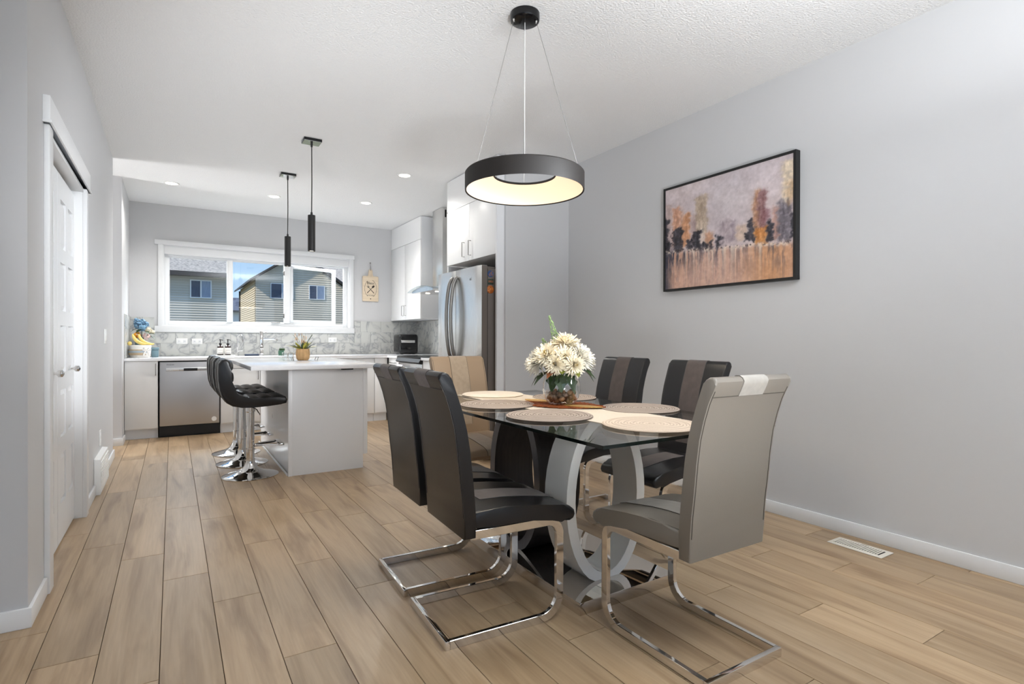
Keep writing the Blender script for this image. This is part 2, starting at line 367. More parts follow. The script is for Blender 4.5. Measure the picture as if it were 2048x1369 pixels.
def arc(cx, cy, r, a0, a1, n=8):
    return [(cx+r*math.cos(math.radians(a0+(a1-a0)*i/n)), cy+r*math.sin(math.radians(a0+(a1-a0)*i/n))) for i in range(n+1)]
def ico(bm, c, r, sub=2, sq=(1, 1, 1), rot=None, jit=0, rnd=None):
    res = bmesh.ops.create_icosphere(bm, subdivisions=sub, radius=r); vs = res['verts']
    for v in vs:
        k = 1+(rnd.uniform(-jit, jit) if jit else 0)
        co = Vector((v.co.x*sq[0]*k, v.co.y*sq[1]*k, v.co.z*sq[2]*k))
        if rot: co = rot @ co
        v.co = co+Vector(c)
def text(name, s, size, m, parent, loc, rot, ext=.0006):
    cu = bpy.data.curves.new(name, 'FONT'); cu.body = s; cu.size = size; cu.extrude = ext; cu.align_x = 'CENTER'; cu.align_y = 'CENTER'
    o = bpy.data.objects.new(name, cu); COL.objects.link(o)
    bpy.context.view_layer.update()
    dg = bpy.context.evaluated_depsgraph_get(); me = bpy.data.meshes.new_from_object(o.evaluated_get(dg))
    bpy.data.objects.remove(o); bpy.data.curves.remove(cu)
    o = bpy.data.objects.new(name, me); me.materials.append(m); COL.objects.link(o)
    o.parent = parent; o.location = Vector(loc)-wloc(parent); o.rotation_euler = rot; return o

# ------------------------------------------------------------------ room shell
H = 2.722; XR = 3.2; YB = 7.91; XL = -.46
struct(boxes('wall_right', [(XR, XR+.12, -3.7, 8.1, 0, H)], M['wall']), 'plain light grey painted wall carrying the skyline painting', 'wall')
struct(boxes('wall_right', [(2.502, XR, 4.136, 4.164, 0, H)], M['wall']), 'short grey wall return closing the fridge niche beside the dining area', 'wall')
wx0, wx1, wz0, wz1 = -.10, 2.165, 1.242, 2.232
struct(boxes('wall_back', [(-.56, wx0, YB, YB+.16, 0, H), (wx1, XR, YB, YB+.16, 0, H), (wx0, wx1, YB, YB+.16, 0, wz0), (wx0, wx1, YB, YB+.16, wz1, H)], M['wall']), 'grey kitchen back wall around the wide window', 'wall')
struct(boxes('wall_left', [(XL-.12, XL, 2.69, 3.03, 0, H), (XL-.12, XL, 4.19, 6.12, 0, H), (XL-.12, XL, 3.03, 4.19, 1.985, H)], M['wall']), 'light grey wall holding the folding closet doors', 'wall')
struct(boxes('wall_left', [(-2.6, XL-.12, 2.69, 2.81, 0, H)], M['wall']), 'darker grey wall end at the left edge facing the camera', 'wall')
struct(boxes('wall_left', [(-1.6, -.436, 6.78, 6.90, 0, H), (-.556, -.436, 6.90, YB, 0, H)], M['wall']), 'grey wall stub at the left end of the kitchen counter', 'wall')
struct(boxes('wall_left', [(-2.72, -2.6, -3.7, 2.81, 0, H), (-2.5, -2.4, 2.81, 8.07, 0, H), (-2.4, -1.6, 6.78, 6.9, 0, H)], M['wall']), None, None)
struct(boxes('wall_front', [(-2.6, -2.3, -3.82, -3.7, 0, H), (.5, 1.1, -3.82, -3.7, 0, H), (2.9, XR, -3.82, -3.7, 0, H), (-2.3, .5, -3.82, -3.7, 0, .45), (-2.3, .5, -3.82, -3.7, 2.45, H), (1.1, 2.9, -3.82, -3.7, 0, .6), (1.1, 2.9, -3.82, -3.7, 2.4, H)], M['wall']), None, None)
struct(boxes('ceiling', [(-2.72, XR+.12, -3.82, 8.07, H, H+.12)], M['ceil']), 'white stippled ceiling', 'ceiling')
fl = boxes('floor', [(-2.72, XR+.12, -3.82, 8.07, -.08, -.012)], M['subfloor'], origin=(0, 0, 0)); struct(fl, 'light oak plank floor', 'floor')
PW = .1775; PL = 1.2; X0 = -.036
ph = {-3: .21, -2: 1.13, -1: .857, 0: .487, 1: .143, 2: .775, 3: .364, 4: 1.165, 5: .978, 6: .70, 7: .357, 8: 1.186, 9: .967, 10: .62, 11: .33, 12: .028, 13: .877, 14: .48, 15: .18, 16: 1.106, 17: .512}
rp = random.Random(4)
def slab(name, x0, x1, y0, y1, m, parent, g=.0011, t=.010, **k):
    bm = bmesh.new(); x0 += g; x1 -= g; y0 += g; y1 -= g; c = .0009
    lo = [(x0, y0), (x1, y0), (x1, y1), (x0, y1)]; hi = [(x0+c, y0+c), (x1-c, y0+c), (x1-c, y1-c), (x0+c, y1-c)]
    a = [bm.verts.new((*p, -t)) for p in lo]; b = [bm.verts.new((*p, -c*.7)) for p in lo]; d = [bm.verts.new((*p, 0)) for p in hi]
    for P, Q in ((a, b), (b, d)):
        for i in range(4): bm.faces.new((P[i], P[(i+1) % 4], Q[(i+1) % 4], Q[i]))
    bm.faces.new(d); return fin(bm, name, m, parent, **k)
far = bmesh.new()
for r in range(-15, 19):
    xa, xb = X0+r*PW, min(X0+(r+1)*PW, XR)
    if xa >= XR: continue
    p = ph.get(r, rp.uniform(0, 1.2)); y = p-PL*5
    while y < 8:
        ya, yb = max(y, -3.7), min(y+PL, 7.95); y += PL
        if yb-ya < .02: continue
        if xb < -.75 and ya > 2.8: continue
        o = slab('plank', xa, xb, ya, yb, M['plank'], fl) if (yb > .2 and xb > -.95) else None
        if o is None:
            box(far, xa+.001, xb-.001, ya+.001, yb-.001, -.01, 0)
fo = fin(far, 'plank', M['plank'], fl); fo['kind'] = 'stuff'
# baseboards
bh = .075
struct(boxes('baseboard_right', [(XR-.013, XR, -3.7, 4.136, 0, bh), (2.502, XR-.013, 4.124, 4.136, 0, bh)], M['trim'], bev=.003), 'white baseboard along the right wall', 'baseboard')
struct(boxes('baseboard_left', [(-2.6, XL+.013, 2.677, 2.69, 0, bh), (XL, XL+.013, 2.69, 2.985, 0, bh), (XL, XL+.013, 4.25, 4.70, 0, bh), (XL, XL+.013, 5.245, 6.12, 0, bh), (XL-.12, XL+.013, 6.12, 6.133, 0, bh)], M['trim'], bev=.003), 'white baseboard on both sides of the closet', 'baseboard')
struct(boxes('baseboard_left', [(-1.6, -.423, 6.767, 6.78, 0, bh), (-.436, -.423, 6.78, 7.03, 0, bh)], M['trim'], bev=.003), 'short white baseboard on the wall stub by the kitchen cabinets', 'baseboard')

# ------------------------------------------------------------------ closet: casing and folding door
struct(boxes('trim_1', [(XL, XL+.02, 2.99, 3.075, 0, 1.985), (XL, XL+.02, 4.165, 4.245, 0, 1.985), (XL-.12, XL, 4.165, 4.19, 0, 1.985), (XL-.12, XL, 3.03, 3.075, 0, 1.985), (XL-.12, XL+.005, 3.03, 4.19, 1.965, 1.985)], M['trim'], bev=.002), 'white door casing around the closet', 'trim')
struct(boxes('trim_2', [(XL, XL+.026, 2.965, 4.285, 1.985, 2.10), (XL, XL+.032, 2.96, 4.29, 1.985, 1.997)], M['trim'], bev=.002), 'white header board above the closet doors', 'trim')
dr = struct(boxes('door_1', [(XL-.118, XL-.078, 3.08, 4.16, 1.95, 1.962)], M['dark'], origin=(-.5, 3.6, 0)), 'white five row panelled folding closet door', 'door')
rows = [(.21, .47), (.56, .81), (.90, 1.15), (1.23, 1.485), (1.56, 1.815)]
for ly in (3.0, 3.605):
    y0, y1 = ly+.002, ly+.60
    xf = -.500
    cols = [(ly+.085, ly+.255), (ly+.335, ly+.505)]
    bm = bmesh.new()
    box(bm, xf-.032, xf-.014, max(y0, 3.0), y1, .012, 1.94)
    for a, b in ((y0, cols[0][0]), (cols[0][1], cols[1][0]), (cols[1][1], y1)): box(bm, xf-.014, xf, a, b, .012, 1.94)
    zz = [.012]+[v for r_ in rows for v in r_]+[1.94]
    for k in range(0, len(zz), 2):
        for a, b in cols: box(bm, xf-.014, xf, a, b, zz[k], zz[k+1])
    leafo = fin(bm, 'door_leaf', M['door'], dr)
    for (za, zb) in rows:
        for a, b in cols:
            bm = bmesh.new(); i1, i2 = .006, .028
            V = [[bm.verts.new((x, p, q)) for p, q in ((a+i, za+i), (b-i, za+i), (b-i, zb-i), (a+i, zb-i))] for x, i in ((xf-.014, i1), (xf-.012, i1), (xf-.003, i2))]
            for P, Q in zip(V[:-1], V[1:]):
                for i in range(4): bm.faces.new((P[i], P[(i+1) % 4], Q[(i+1) % 4], Q[i]))
            bm.faces.new(V[-1]); fin(bm, 'door_panel', M['door'], leafo)
for ky in (3.47, 4.03):
    L('door_knob', [(.006, 0), (.006, .012), (.009, .016), (.017, .022), (.019, .03), (.017, .038), (.008, .044), (0, .045)], M['chrome'], dr, c=(-.500, ky, .908), seg=20, axis='x')
# ------------------------------------------------------------------ kitchen window
wn = bpy.data.objects.new('window_1', None); COL.objects.link(wn); wn.location = (1.03, YB, 1.2); WL[wn.name] = Vector((1.03, YB, 1.2))
struct(wn, 'wide white kitchen window with three lights and an open casement', 'window')
boxes('window_casing', [(-.185, 2.225, YB-.026, YB, 2.232, 2.288), (-.15, -.098, YB-.02, YB, 1.242, 2.232), (2.163, 2.215, YB-.02, YB, 1.242, 2.232), (-.185, 2.225, YB-.026, YB, 1.166, 1.242)], M['trim'], wn, bev=.002)
boxes('window_reveal', [(-.1, -.085, YB, YB+.12, wz0, wz1), (2.15, 2.165, YB, YB+.12, wz0, wz1), (-.085, 2.15, YB, YB+.12, wz0, wz0+.012), (-.085, 2.15, YB, YB+.12, wz1-.012, wz1)], M['trim'], wn)
B('blind_cassette', (-.085, 2.15, YB+.004, YB+.075, 2.125, 2.22), M['trim'], wn, bev=.006)
fy0, fy1 = YB+.075, YB+.13
fr = boxes('window_frame', [(-.085, -.045, fy0, fy1, 1.254, 2.22), (2.10, 2.15, fy0, fy1, 1.254, 2.22), (-.045, 2.10, fy0, fy1, 1.254, 1.30), (-.045, 2.10, fy0, fy1, 2.105, 2.22), (.60, .668, fy0-.02, fy1, 1.30, 2.105), (1.295, 1.365, fy0-.02, fy1, 1.30, 2.105)], M['trim'], wn, bev=.003)
boxes('glazing_bead', [(-.045, -.03, fy0+.02, fy0+.03, 1.30, 2.105), (-.03, .60, fy0+.02, fy0+.03, 1.30, 1.312), (-.03, .60, fy0+.02, fy0+.03, 2.093, 2.105), (.668, 1.295, fy0+.02, fy0+.03, 1.30, 1.312), (.668, 1.295, fy0+.02, fy0+.03, 2.093, 2.105)], M['trim'], wn)
B('window_pane', (-.045, .60, fy0+.032, fy0+.036, 1.30, 2.105), M['wglass'], wn)
B('window_pane', (.668, 1.295, fy0+.032, fy0+.036, 1.30, 2.105), M['wglass'], wn)
for hz in (1.40, 1.98): B('hinge', (1.278, 1.294, fy0-.03, fy0-.005, hz-.03, hz+.03), M['nickel'], wn, bev=.003)
B('window_crank', (1.13, 1.24, fy0-.035, fy0-.005, 1.30, 1.315), M['nickel'], wn, bev=.005)
# the casement, swung outwards about its left edge
sw = .70; th = math.radians(17); hx, hy = 1.372, fy1+.01
sash = bpy.data.objects.new('casement_sash', None); COL.objects.link(sash); sash.parent = wn
sash.location = Vector((hx, hy, 1.305))-wloc(wn); sash.rotation_euler = (0, 0, th); WL[sash.name] = Vector((0, 0, 0))
hh = .80
boxes('sash_frame', [(0, .045, -.02, .02, 0, hh), (sw-.045, sw, -.02, .02, 0, hh), (.045, sw-.045, -.02, .02, 0, .042), (.045, sw-.045, -.02, .02, hh-.042, hh)], M['trim'], sash, bev=.003)
B('sash_pane', (.045, sw-.045, -.003, .003, .042, hh-.042), M['wglass'], sash)

# ------------------------------------------------------------------ houses outside
def siding(bm, axis, fixed, a, b, z0, z1, out, lap=.115, top=None):
    """clapboard wall: sawtooth courses; top(u) gives the roof line"""
    z = z0
    while z < z1-.01:
        zt = min(z+lap, z1)
        def P(u, w, zz): return (u, fixed+out*w, zz) if axis == 'x' else (fixed+out*w, u, zz)
        aa, bb = a, b
        if top:
            lo, hi = top(zt)
            aa, bb = max(a, lo), min(b, hi)
            if bb-aa < .05: break
        v = [bm.verts.new(P(aa, .045, z)), bm.verts.new(P(bb, .045, z)), bm.verts.new(P(bb, .004, zt)), bm.verts.new(P(aa, .004, zt)), bm.verts.new(P(aa, .004, z)), bm.verts.new(P(bb, .004, z))]
        bm.faces.new((v[0], v[1], v[2], v[3])); bm.faces.new((v[4], v[5], v[1], v[0])); z = zt
def hwin(parent, x0, x1, z0, z1, y):
    w = boxes('window', [(x0, x0+.05, y-.085, y+.01, z0, z1), (x1-.05, x1, y-.085, y+.01, z0, z1), (x0+.05, x1-.05, y-.085, y+.01, z0, z0+.05), (x0+.05, x1-.05, y-.085, y+.01, z1-.05, z1), ((x0+x1)/2-.03, (x0+x1)/2+.03, y-.085, y+.01, z0+.05, z1-.05)], M['housewhite'], parent)
    B('pane', (x0+.05, (x0+x1)/2-.03, y-.07, y-.06, z0+.05, z1-.05), M['houseglass'], w)
    B('pane', ((x0+x1)/2+.03, x1-.05, y-.07, y-.06, z0+.05, z1-.05), M['houseglass2'], w)
hA = thing('house', 'grey sided neighbour house with low grey shingle roof seen through the left window light', 'house', (-1, 30, -1))
bm = bmesh.new(); siding(bm, 'x', 30, -6, 2.33, -1, 4.12, -1); box(bm, -6, 2.33, 30.01, 37, -1, 4.1); fin(bm, 'wall', M['sidingg'], hA)
hwin(hA, .70, 1.60, 3.03, 3.90, 30)
bm = bmesh.new(); prism(bm, [(29.5, 4.22), (34, 6.2), (38.5, 4.22), (38.5, 4.17), (29.5, 4.17)], 'x', -6.5, 2.42); fin(bm, 'roof', M['shingle'], hA)
boxes('fascia', [(-6.5, 2.42, 29.44, 29.5, 4.04, 4.24), (-6.5, 2.42, 29.5, 30, 4.05, 4.08)], M['fascia'], hA)
hB = thing('house', 'gabled neighbour house with pale grey front and sunlit beige side wall', 'house', (8, 42, -1))
q_ = 1.5
def zz(z): return 1.08+(z-1.08)*q_
pk, sl, yB = 5.16*q_, .68, 28*q_
def topB(z): d = (zz(5.22)-z)/sl; return pk-d, pk+d
bm = bmesh.new(); siding(bm, 'x', yB, 3.29*q_, 7.41*q_, -1.1, zz(5.2), -1, lap=.16, top=topB); prism(bm, [(3.29*q_, -1), (7.41*q_, -1), (7.41*q_, zz(3.68)), (pk, zz(5.2)), (3.29*q_, zz(3.93))], 'y', yB, 34.6*q_); fin(bm, 'wall', M['sidingb'], hB)
bm = bmesh.new(); siding(bm, 'y', 3.29*q_, yB, 34.6*q_, -1.1, zz(3.93), -1, lap=.16); fin(bm, 'side_wall', M['sidingc'], hB, props={'label': 'sunlit beige siding'})
hwin(hB, 3.93*q_, 4.95*q_, zz(3.02), zz(3.75), yB); hwin(hB, 5.67*q_, 6.42*q_, zz(3.04), zz(3.74), yB)
bm = bmesh.new()
prism(bm, [(pk, zz(5.24)), (3.0*q_, zz(3.77)), (3.0*q_, zz(3.86)), (pk, zz(5.33)), (7.6*q_, zz(3.67)), (7.6*q_, zz(3.58))], 'y', 27.6*q_, 35*q_)
fin(bm, 'roof', M['fascia'], hB)
B('downspout', (3.20*q_, 3.27*q_, 34.45*q_, 34.6*q_, -1, zz(3.8)), M['fascia'], hB)
hC = thing('house', 'distant low house with blue grey roof at the left of the gabled house', 'house', (4, 64, -1))
B('wall', (1, 8, 63, 70, -1, 4.0), M['housewhite'], hC)
bm = bmesh.new(); prism(bm, [(62.5, 3.95), (66.5, 5.6), (70.5, 3.95)], 'x', .7, 8.3); fin(bm, 'roof', M['blueroof'], hC)
B('fascia', (.7, 8.3, 62.4, 62.5, 3.84, 4.04), M['fascia'], hC)
hD = thing('house', 'far house whose pale grey roof shows beyond the right slope of the gabled house', 'house', (22, 74, -1))
B('wall', (15.5, 30, 69, 79, -1, 7.4), M['sidingd'], hD)
bm = bmesh.new(); prism(bm, [(68.4, 7.3), (74, 11.4), (79.6, 7.3)], 'x', 15, 30.5); fin(bm, 'roof', M['shingle'], hD)
B('fascia', (15, 30.5, 68.3, 68.4, 7.15, 7.42), M['fascia'], hD)
gr = boxes('ground', [(-60, 90, 8.4, 120, -1.3, -1.0)], M['grass']); struct(gr, None, None)

# ------------------------------------------------------------------ kitchen cabinets
YC = 7.08; ZC = .872
def handle_v(parent, x, y, z0, z1, dx, dy, m=None, r=.0045, off=.028):
    bm = bmesh.new(); o = Vector((dx, dy, 0))*off
    tube(bm, [Vector((x, y, z0))+Vector((0, 0, .008)), Vector((x, y, z0+.008))+o, Vector((x, y, z1-.008))+o, Vector((x, y, z1-.008))], r, 6)
    return fin(bm, 'handle', m or M['nickel'], parent, smooth=True)
def base_unit(x0, x1, label, fronts, kickx=None):
    t = thing('base_cabinet', label, 'cabinet', ((x0+x1)/2, 7.5, 0))
    B('carcass', (x0, x1, YC+.02, YB-.012, .10, ZC-.03), M['cab'], t)
    B('kickboard', (x0, x1, YC+.05, YC+.07, 0, .10), M['cabgrey'], t)
    for (kind, a, b, za, zb, hs) in fronts:
        d = B(kind, (a+.002, b-.002, YC, YC+.018, za, zb), M['cab'], t, bev=.0015)
        for hnd in hs:
            if hnd[0] == 'v': handle_v(d, hnd[1], YC, hnd[2], hnd[3], 0, -1)
            else:
                bm = bmesh.new(); tube(bm, [(hnd[1], YC, hnd[3]), (hnd[1], YC-.028, hnd[3]), (hnd[2], YC-.028, hnd[3]), (hnd[2], YC, hnd[3])], .0045, 6); fin(bm, 'handle', M['nickel'], d, smooth=True)
    return t
base_unit(-.434, -.135, 'white base cabinet left of the dishwasher with one tall handle', [('door', -.434, -.135, .115, .838, [('v', -.155, .68, .82)])])
base_unit(.468, 1.30, 'white sink base cabinet right of the dishwasher under the window', [('drawer_front', .468, 1.30, .742, .838, []), ('door', .468, .884, .115, .736, [('v', .86, .60, .72)]), ('door', .884, 1.30, .115, .736, [('v', .91, .60, .72)])])
base_unit(1.304, 2.262, 'white base cabinet hidden partly behind the island', [('drawer_front', 1.304, 2.262, .742, .838, []), ('door', 1.304, 2.262, .115, .736, [])])
base_unit(2.266, 2.44, 'narrow white corner base cabinet beside the range run', [('drawer_front', 2.266, 2.44, .742, .838, []), ('door', 2.266, 2.44, .115, .736, [])])
# dishwasher
dw = thing('dishwasher', 'stainless steel dishwasher under the left end of the counter', 'dishwasher', (.17, 7.5, 0))
B('tub', (-.127, .463, YC+.03, 7.7, .10, .838), M['black'], dw)
B('toe_kick', (-.127, .463, YC+.045, YC+.07, 0, .10), M['black'], dw)
B('door', (-.120, .455, YC-.008, YC+.03, .125, .828), M['steeld'], dw, bev=.004)
B('lower_panel', (-.124, .459, YC+.012, YC+.03, .02, .12), M['black'], dw)
B('control_strip', (-.06, .40, YC-.0105, YC-.008, .727, .765), M['steel'], dw, bev=.001)
B('pull_pocket', (.105, .238, YC-.014, YC-.0105, .728, .756), M['black'], dw, bev=.004)
L('badge', [(0, 0), (.026, 0), (.026, -.003), (.020, -.004), (.018, -.002), (0, -.002)], M['plastic'], dw, c=(.402, YC-.008, .175), seg=24, axis='y')
text('logo', 'FRIGIDAIRE', .014, M['dark'], dw, (-.02, YC-.0085, .797), (PI/2, 0, 0))
# right run
XF = 2.45
def side_unit(name, y0, y1, label, fronts):
    t = thing(name, label, 'cabinet', (2.8, (y0+y1)/2, 0))
    B('carcass', (XF+.02, XR-.012, y0, y1, .10, ZC-.03), M['cab'], t)
    B('kickboard', (XF+.05, XF+.07, y0, y1, 0, .10), M['cabgrey'], t)
    for kind, a, b, za, zb, hh_ in fronts:
        d = B(kind, (XF, XF+.018, a+.002, b-.002, za, zb), M['cab'], t, bev=.0015)
        if hh_:
            bm = bmesh.new(); tube(bm, [(XF, a+.08, zb-.06), (XF-.028, a+.08, zb-.06), (XF-.028, b-.08, zb-.06), (XF, b-.08, zb-.06)], .0045, 6); fin(bm, 'handle', M['nickel'], d, smooth=True)
    return t
side_unit('drawer_cabinet', 6.69, 7.06, 'white drawer cabinet between the corner and the range', [('drawer_front', 6.69, 7.06, .70, .838, True), ('drawer_front', 6.69, 7.06, .41, .694, True), ('drawer_front', 6.69, 7.06, .115, .404, True)])
side_unit('base_cabinet', 5.19, 5.89, 'white base cabinet between the range and the fridge', [('door', 5.19, 5.89, .115, .838, False)])
rg = thing('range', 'stainless slide-in range with black glass top and a towel on its door', 'range', (2.8, 6.28, 0))
B('body', (XF+.03, XR-.02, 5.905, 6.675, .05, .855), M['steeld'], rg)
B('cooktop', (XF-.02, XR-.02, 5.90, 6.68, .856, .878), M['blackgloss'], rg, bev=.003)
bm = bmesh.new(); prism(bm, [(XF-.03, .80), (XF-.045, .815), (XF-.02, .855), (XF+.03, .855), (XF+.03, .80)], 'y', 5.905, 6.675); fin(bm, 'control_panel', M['black'], rg)
od = B('oven_door', (XF-.005, XF+.03, 5.91, 6.67, .25, .795), M['steel'], rg, bev=.004)
B('oven_window', (XF-.008, XF-.004, 5.99, 6.59, .36, .67), M['blackgloss'], od)
bm = bmesh.new(); tube(bm, [(XF-.005, 5.95, .745), (XF-.05, 5.95, .745), (XF-.05, 6.63, .745), (XF-.005, 6.63, .745)], .011, 8); fin(bm, 'handle', M['steel'], od, smooth=True)
B('warming_drawer', (XF-.005, XF+.03, 5.91, 6.67, .06, .24), M['steel'], rg, bev=.004)
bm = bmesh.new(); prism(bm, [(XF-.062, .40), (XF-.064, .745), (XF-.05, .765), (XF-.034, .745), (XF-.034, .45), (XF-.029, .45), (XF-.029, .747), (XF-.05, .772), (XF-.070, .747), (XF-.067, .40)], 'y', 6.40, 6.58); tw = fin(bm, 'towel', M['towel']); tag(tw, 'white striped tea towel hanging on the oven handle', 'towel')
# worktop
bm = bmesh.new(); prism(bm, [(-.434, 7.055), (2.425, 7.055), (2.425, 6.685), (XR-.012, 6.685), (XR-.012, YB-.012), (-.434, YB-.012)], 'z', ZC-.03, ZC, bev=.003)
ct = fin(bm, 'countertop', M['counter']); tag(ct, 'white quartz countertop running under the kitchen window into the corner', 'countertop')
B('countertop', (2.425, XR-.012, 5.19, 5.895, ZC-.03, ZC), M['counter'], bev=.003)
tag(bpy.data.objects['countertop.001'], 'short white countertop piece between the range and the fridge', 'countertop')
# backsplash tiles
def tiles(parent, axis, fixed, a0, a1, z0, z1, out, skip=None, tw_=.305, thh=.158):
    r = 0; z = z0
    while z < z1-.01:
        zt = min(z+thh, z1); u = a0-(tw_/2 if r % 2 else 0)
        while u < a1-.004:
            ua, ub = max(u, a0), min(u+tw_, a1); u += tw_
            if ub-ua < .01: continue
            pieces = [(ua, ub, z, zt)]
            if skip:
                s0, s1, sz = skip; out_p = []
                for (p, q, c, d) in pieces:
                    if q <= s0 or p >= s1 or d <= sz: out_p.append((p, q, c, d)); continue
                    if p < s0: out_p.append((p, s0, c, d))
                    if q > s1: out_p.append((s1, q, c, d))
                    if c < sz: out_p.append((max(p, s0), min(q, s1), c, sz))
                pieces = out_p
            for (p, q, c, d) in pieces:
                if q-p < .008 or d-c < .008: continue
                g = .0012
                if axis == 'x': dm = (p+g, q-g, fixed, fixed+out, c+g, d-g)
                else: dm = (fixed, fixed+out, p+g, q-g, c+g, d-g)
                if out < 0:
                    dm = list(dm); i = 2 if axis == 'x' else 0; dm[i], dm[i+1] = dm[i+1], dm[i]
                B('tile', dm, M['marble'], parent)
        z = zt; r += 1
bs = B('backsplash', (-.43, XR-.01, YB-.004, YB-.0005, ZC, 1.166), M['grout']); tag(bs, 'veined marble tile backsplash behind the sink counter', 'backsplash')
tiles(bs, 'x', YB-.004, -.43, XR-.012, ZC+.001, 1.346, -.007, skip=(-.187, 2.227, 1.164))
bs2 = B('backsplash', (XR-.004, XR-.0005, 5.19, YB-.012, ZC+.01, 1.36), M['grout']); tag(bs2, 'veined marble tile backsplash behind the range', 'backsplash')
tiles(bs2, 'y', XR-.004, 5.19, YB-.012, ZC+.012, 1.36, -.007)
bs3 = B('backsplash', (-.4355, -.432, 7.06, YB-.012, ZC+.001, 1.346), M['grout']); tag(bs3, 'narrow marble tile return on the wall stub left of the counter', 'backsplash')
tiles(bs3, 'y', -.432, 7.06, YB-.012, ZC+.002, 1.346, .006)
# upper cabinet
uc = thing('upper_cabinet', 'tall white wall cabinet in the corner beside the range hood', 'cabinet', (3.0, 7.34, 1.36))
B('carcass', (2.80, XR-.002, 6.77, YB-.004, 1.362, 2.715), M['cabgrey'], uc)
B('filler_panel', (2.782, 2.80, 6.77, YB-.004, 2.415, 2.715), M['cab'], uc)
for a, b, hy_ in ((7.352, YB-.006, 7.40), (6.772, 7.348, 7.30)):
    d = B('door', (2.78, 2.80, a, b, 1.36, 2.410), M['cab'], uc, bev=.0015); handle_v(d, 2.78, hy_, 1.41, 1.565, -1, 0)
# range hood
hd = thing('range_hood', 'stainless chimney range hood with a curved glass canopy', 'range hood', (3.0, 6.33, 1.68))
B('chimney', (2.83, XR-.002, 6.185, 6.49, 1.76, 2.716), M['steel'], hd, bev=.002)
boxes('chimney_grille', [(2.86+.03*k, 2.88+.03*k, 6.181, 6.186, 2.60, 2.69) for k in range(6)], M['dark'], hd)
bm = bmesh.new(); pts = []
n = 16
for i in range(n+1):
    t = -1+2*i/n; pts.append((6.33+.40*t, 1.745-.055*t*t))
prism(bm, pts+[(p[0], p[1]-.008) for p in pts[::-1]], 'x', 2.585, XR-.02); fin(bm, 'glass_canopy', M['smoke'], hd, smooth=True)
bm = bmesh.new(); pts = [(6.33+.34*(-1+2*i/n), 1.737-.042*(-1+2*i/n)**2) for i in range(n+1)]
prism(bm, pts+[(6.65, 1.672), (6.01, 1.672)], 'x', 2.62, XR-.02); fin(bm, 'hood_body', M['steel'], hd, smooth=True)
for k in (6.18, 6.48): L('hood_lamp', [(0, 1.671), (.028, 1.671), (.028, 1.668), (0, 1.668)], M['bulb'], hd, c=(2.76, k, 0), seg=16)
# fridge surround and over-fridge cabinet
gp = thing('fridge_surround', 'white end panels framing the fridge niche', 'cabinet panel', (2.8, 4.7, 0))
B('end_panel', (2.43, XR-.002, 4.166, 4.192, 0, 2.715), M['cabgrey'], gp)
B('end_panel', (2.43, XR-.002, 5.19-.022, 5.186, 0, 1.84), M['cabgrey'], gp)
oc = thing('upper_cabinet', 'white two-door cabinet above the fridge', 'cabinet', (2.8, 4.7, 1.85))
B('carcass', (2.45, XR-.002, 4.195, 5.20, 1.85, 2.715), M['cab'], oc)
B('filler_panel', (2.431, 2.45, 4.195, 5.20, 2.40, 2.715), M['cab'], oc)
for a, b, hy_ in ((4.705, 5.20, 4.80), (4.196, 4.701, 4.665)):
    d = B('door', (2.43, 2.45, a, b, 1.847, 2.395), M['cab'], oc, bev=.0015); handle_v(d, 2.43, hy_ if b > 5 else hy_, 1.885, 2.04, -1, 0)
fg = thing('refrigerator', 'stainless french-door refrigerator with curved handles and dark grey sides', 'refrigerator', (2.7, 4.69, 0))
B('case', (2.375, 3.12, 4.232, 5.14, .02, 1.715), M['fridgeside'], fg, bev=.006)
B('hinge_cover', (2.32, 2.46, 4.25, 4.31, 1.715, 1.735), M['fridgeside'], fg, bev=.005)
for (a, b, hy_) in ((4.226, 4.738, 4.695), (4.744, 5.146, 4.79)):
    bm = bmesh.new()
    pts = [(2.365, a), (2.365, b)]
    for i in range(9):
        t = i/8; pts.append((2.300+.010*(2*t-1)**2, b+(a-b)*t))
    prism(bm, pts, 'z', .70, 1.742, bev=.004)
    d = fin(bm, 'door', [M['steel']], fg, smooth=True, angle=25)
    bm = bmesh.new(); hp = []
    for i in range(17):
        t = i/16; zz_ = .90+.76*t; hp.append((2.298-.012-.055*math.sin(PI*t)**.55, hy_, zz_))
    tube(bm, [(2.302, hy_, .885)]+hp+[(2.302, hy_, 1.675)], .017, 12); fin(bm, 'handle', M['nickel'], d, smooth=True)
    B('door_liner', (2.365, 2.374, a+.01, b-.01, .71, 1.735), M['black'], d)
B('freezer_drawer', (2.302, 2.365, 4.228, 5.144, .06, .69), M['steel'], fg, bev=.008)
text('logo', 'LG', .03, M['nickel'], fg, (2.2995, 4.42, 1.63), (PI/2, 0, -PI/2))
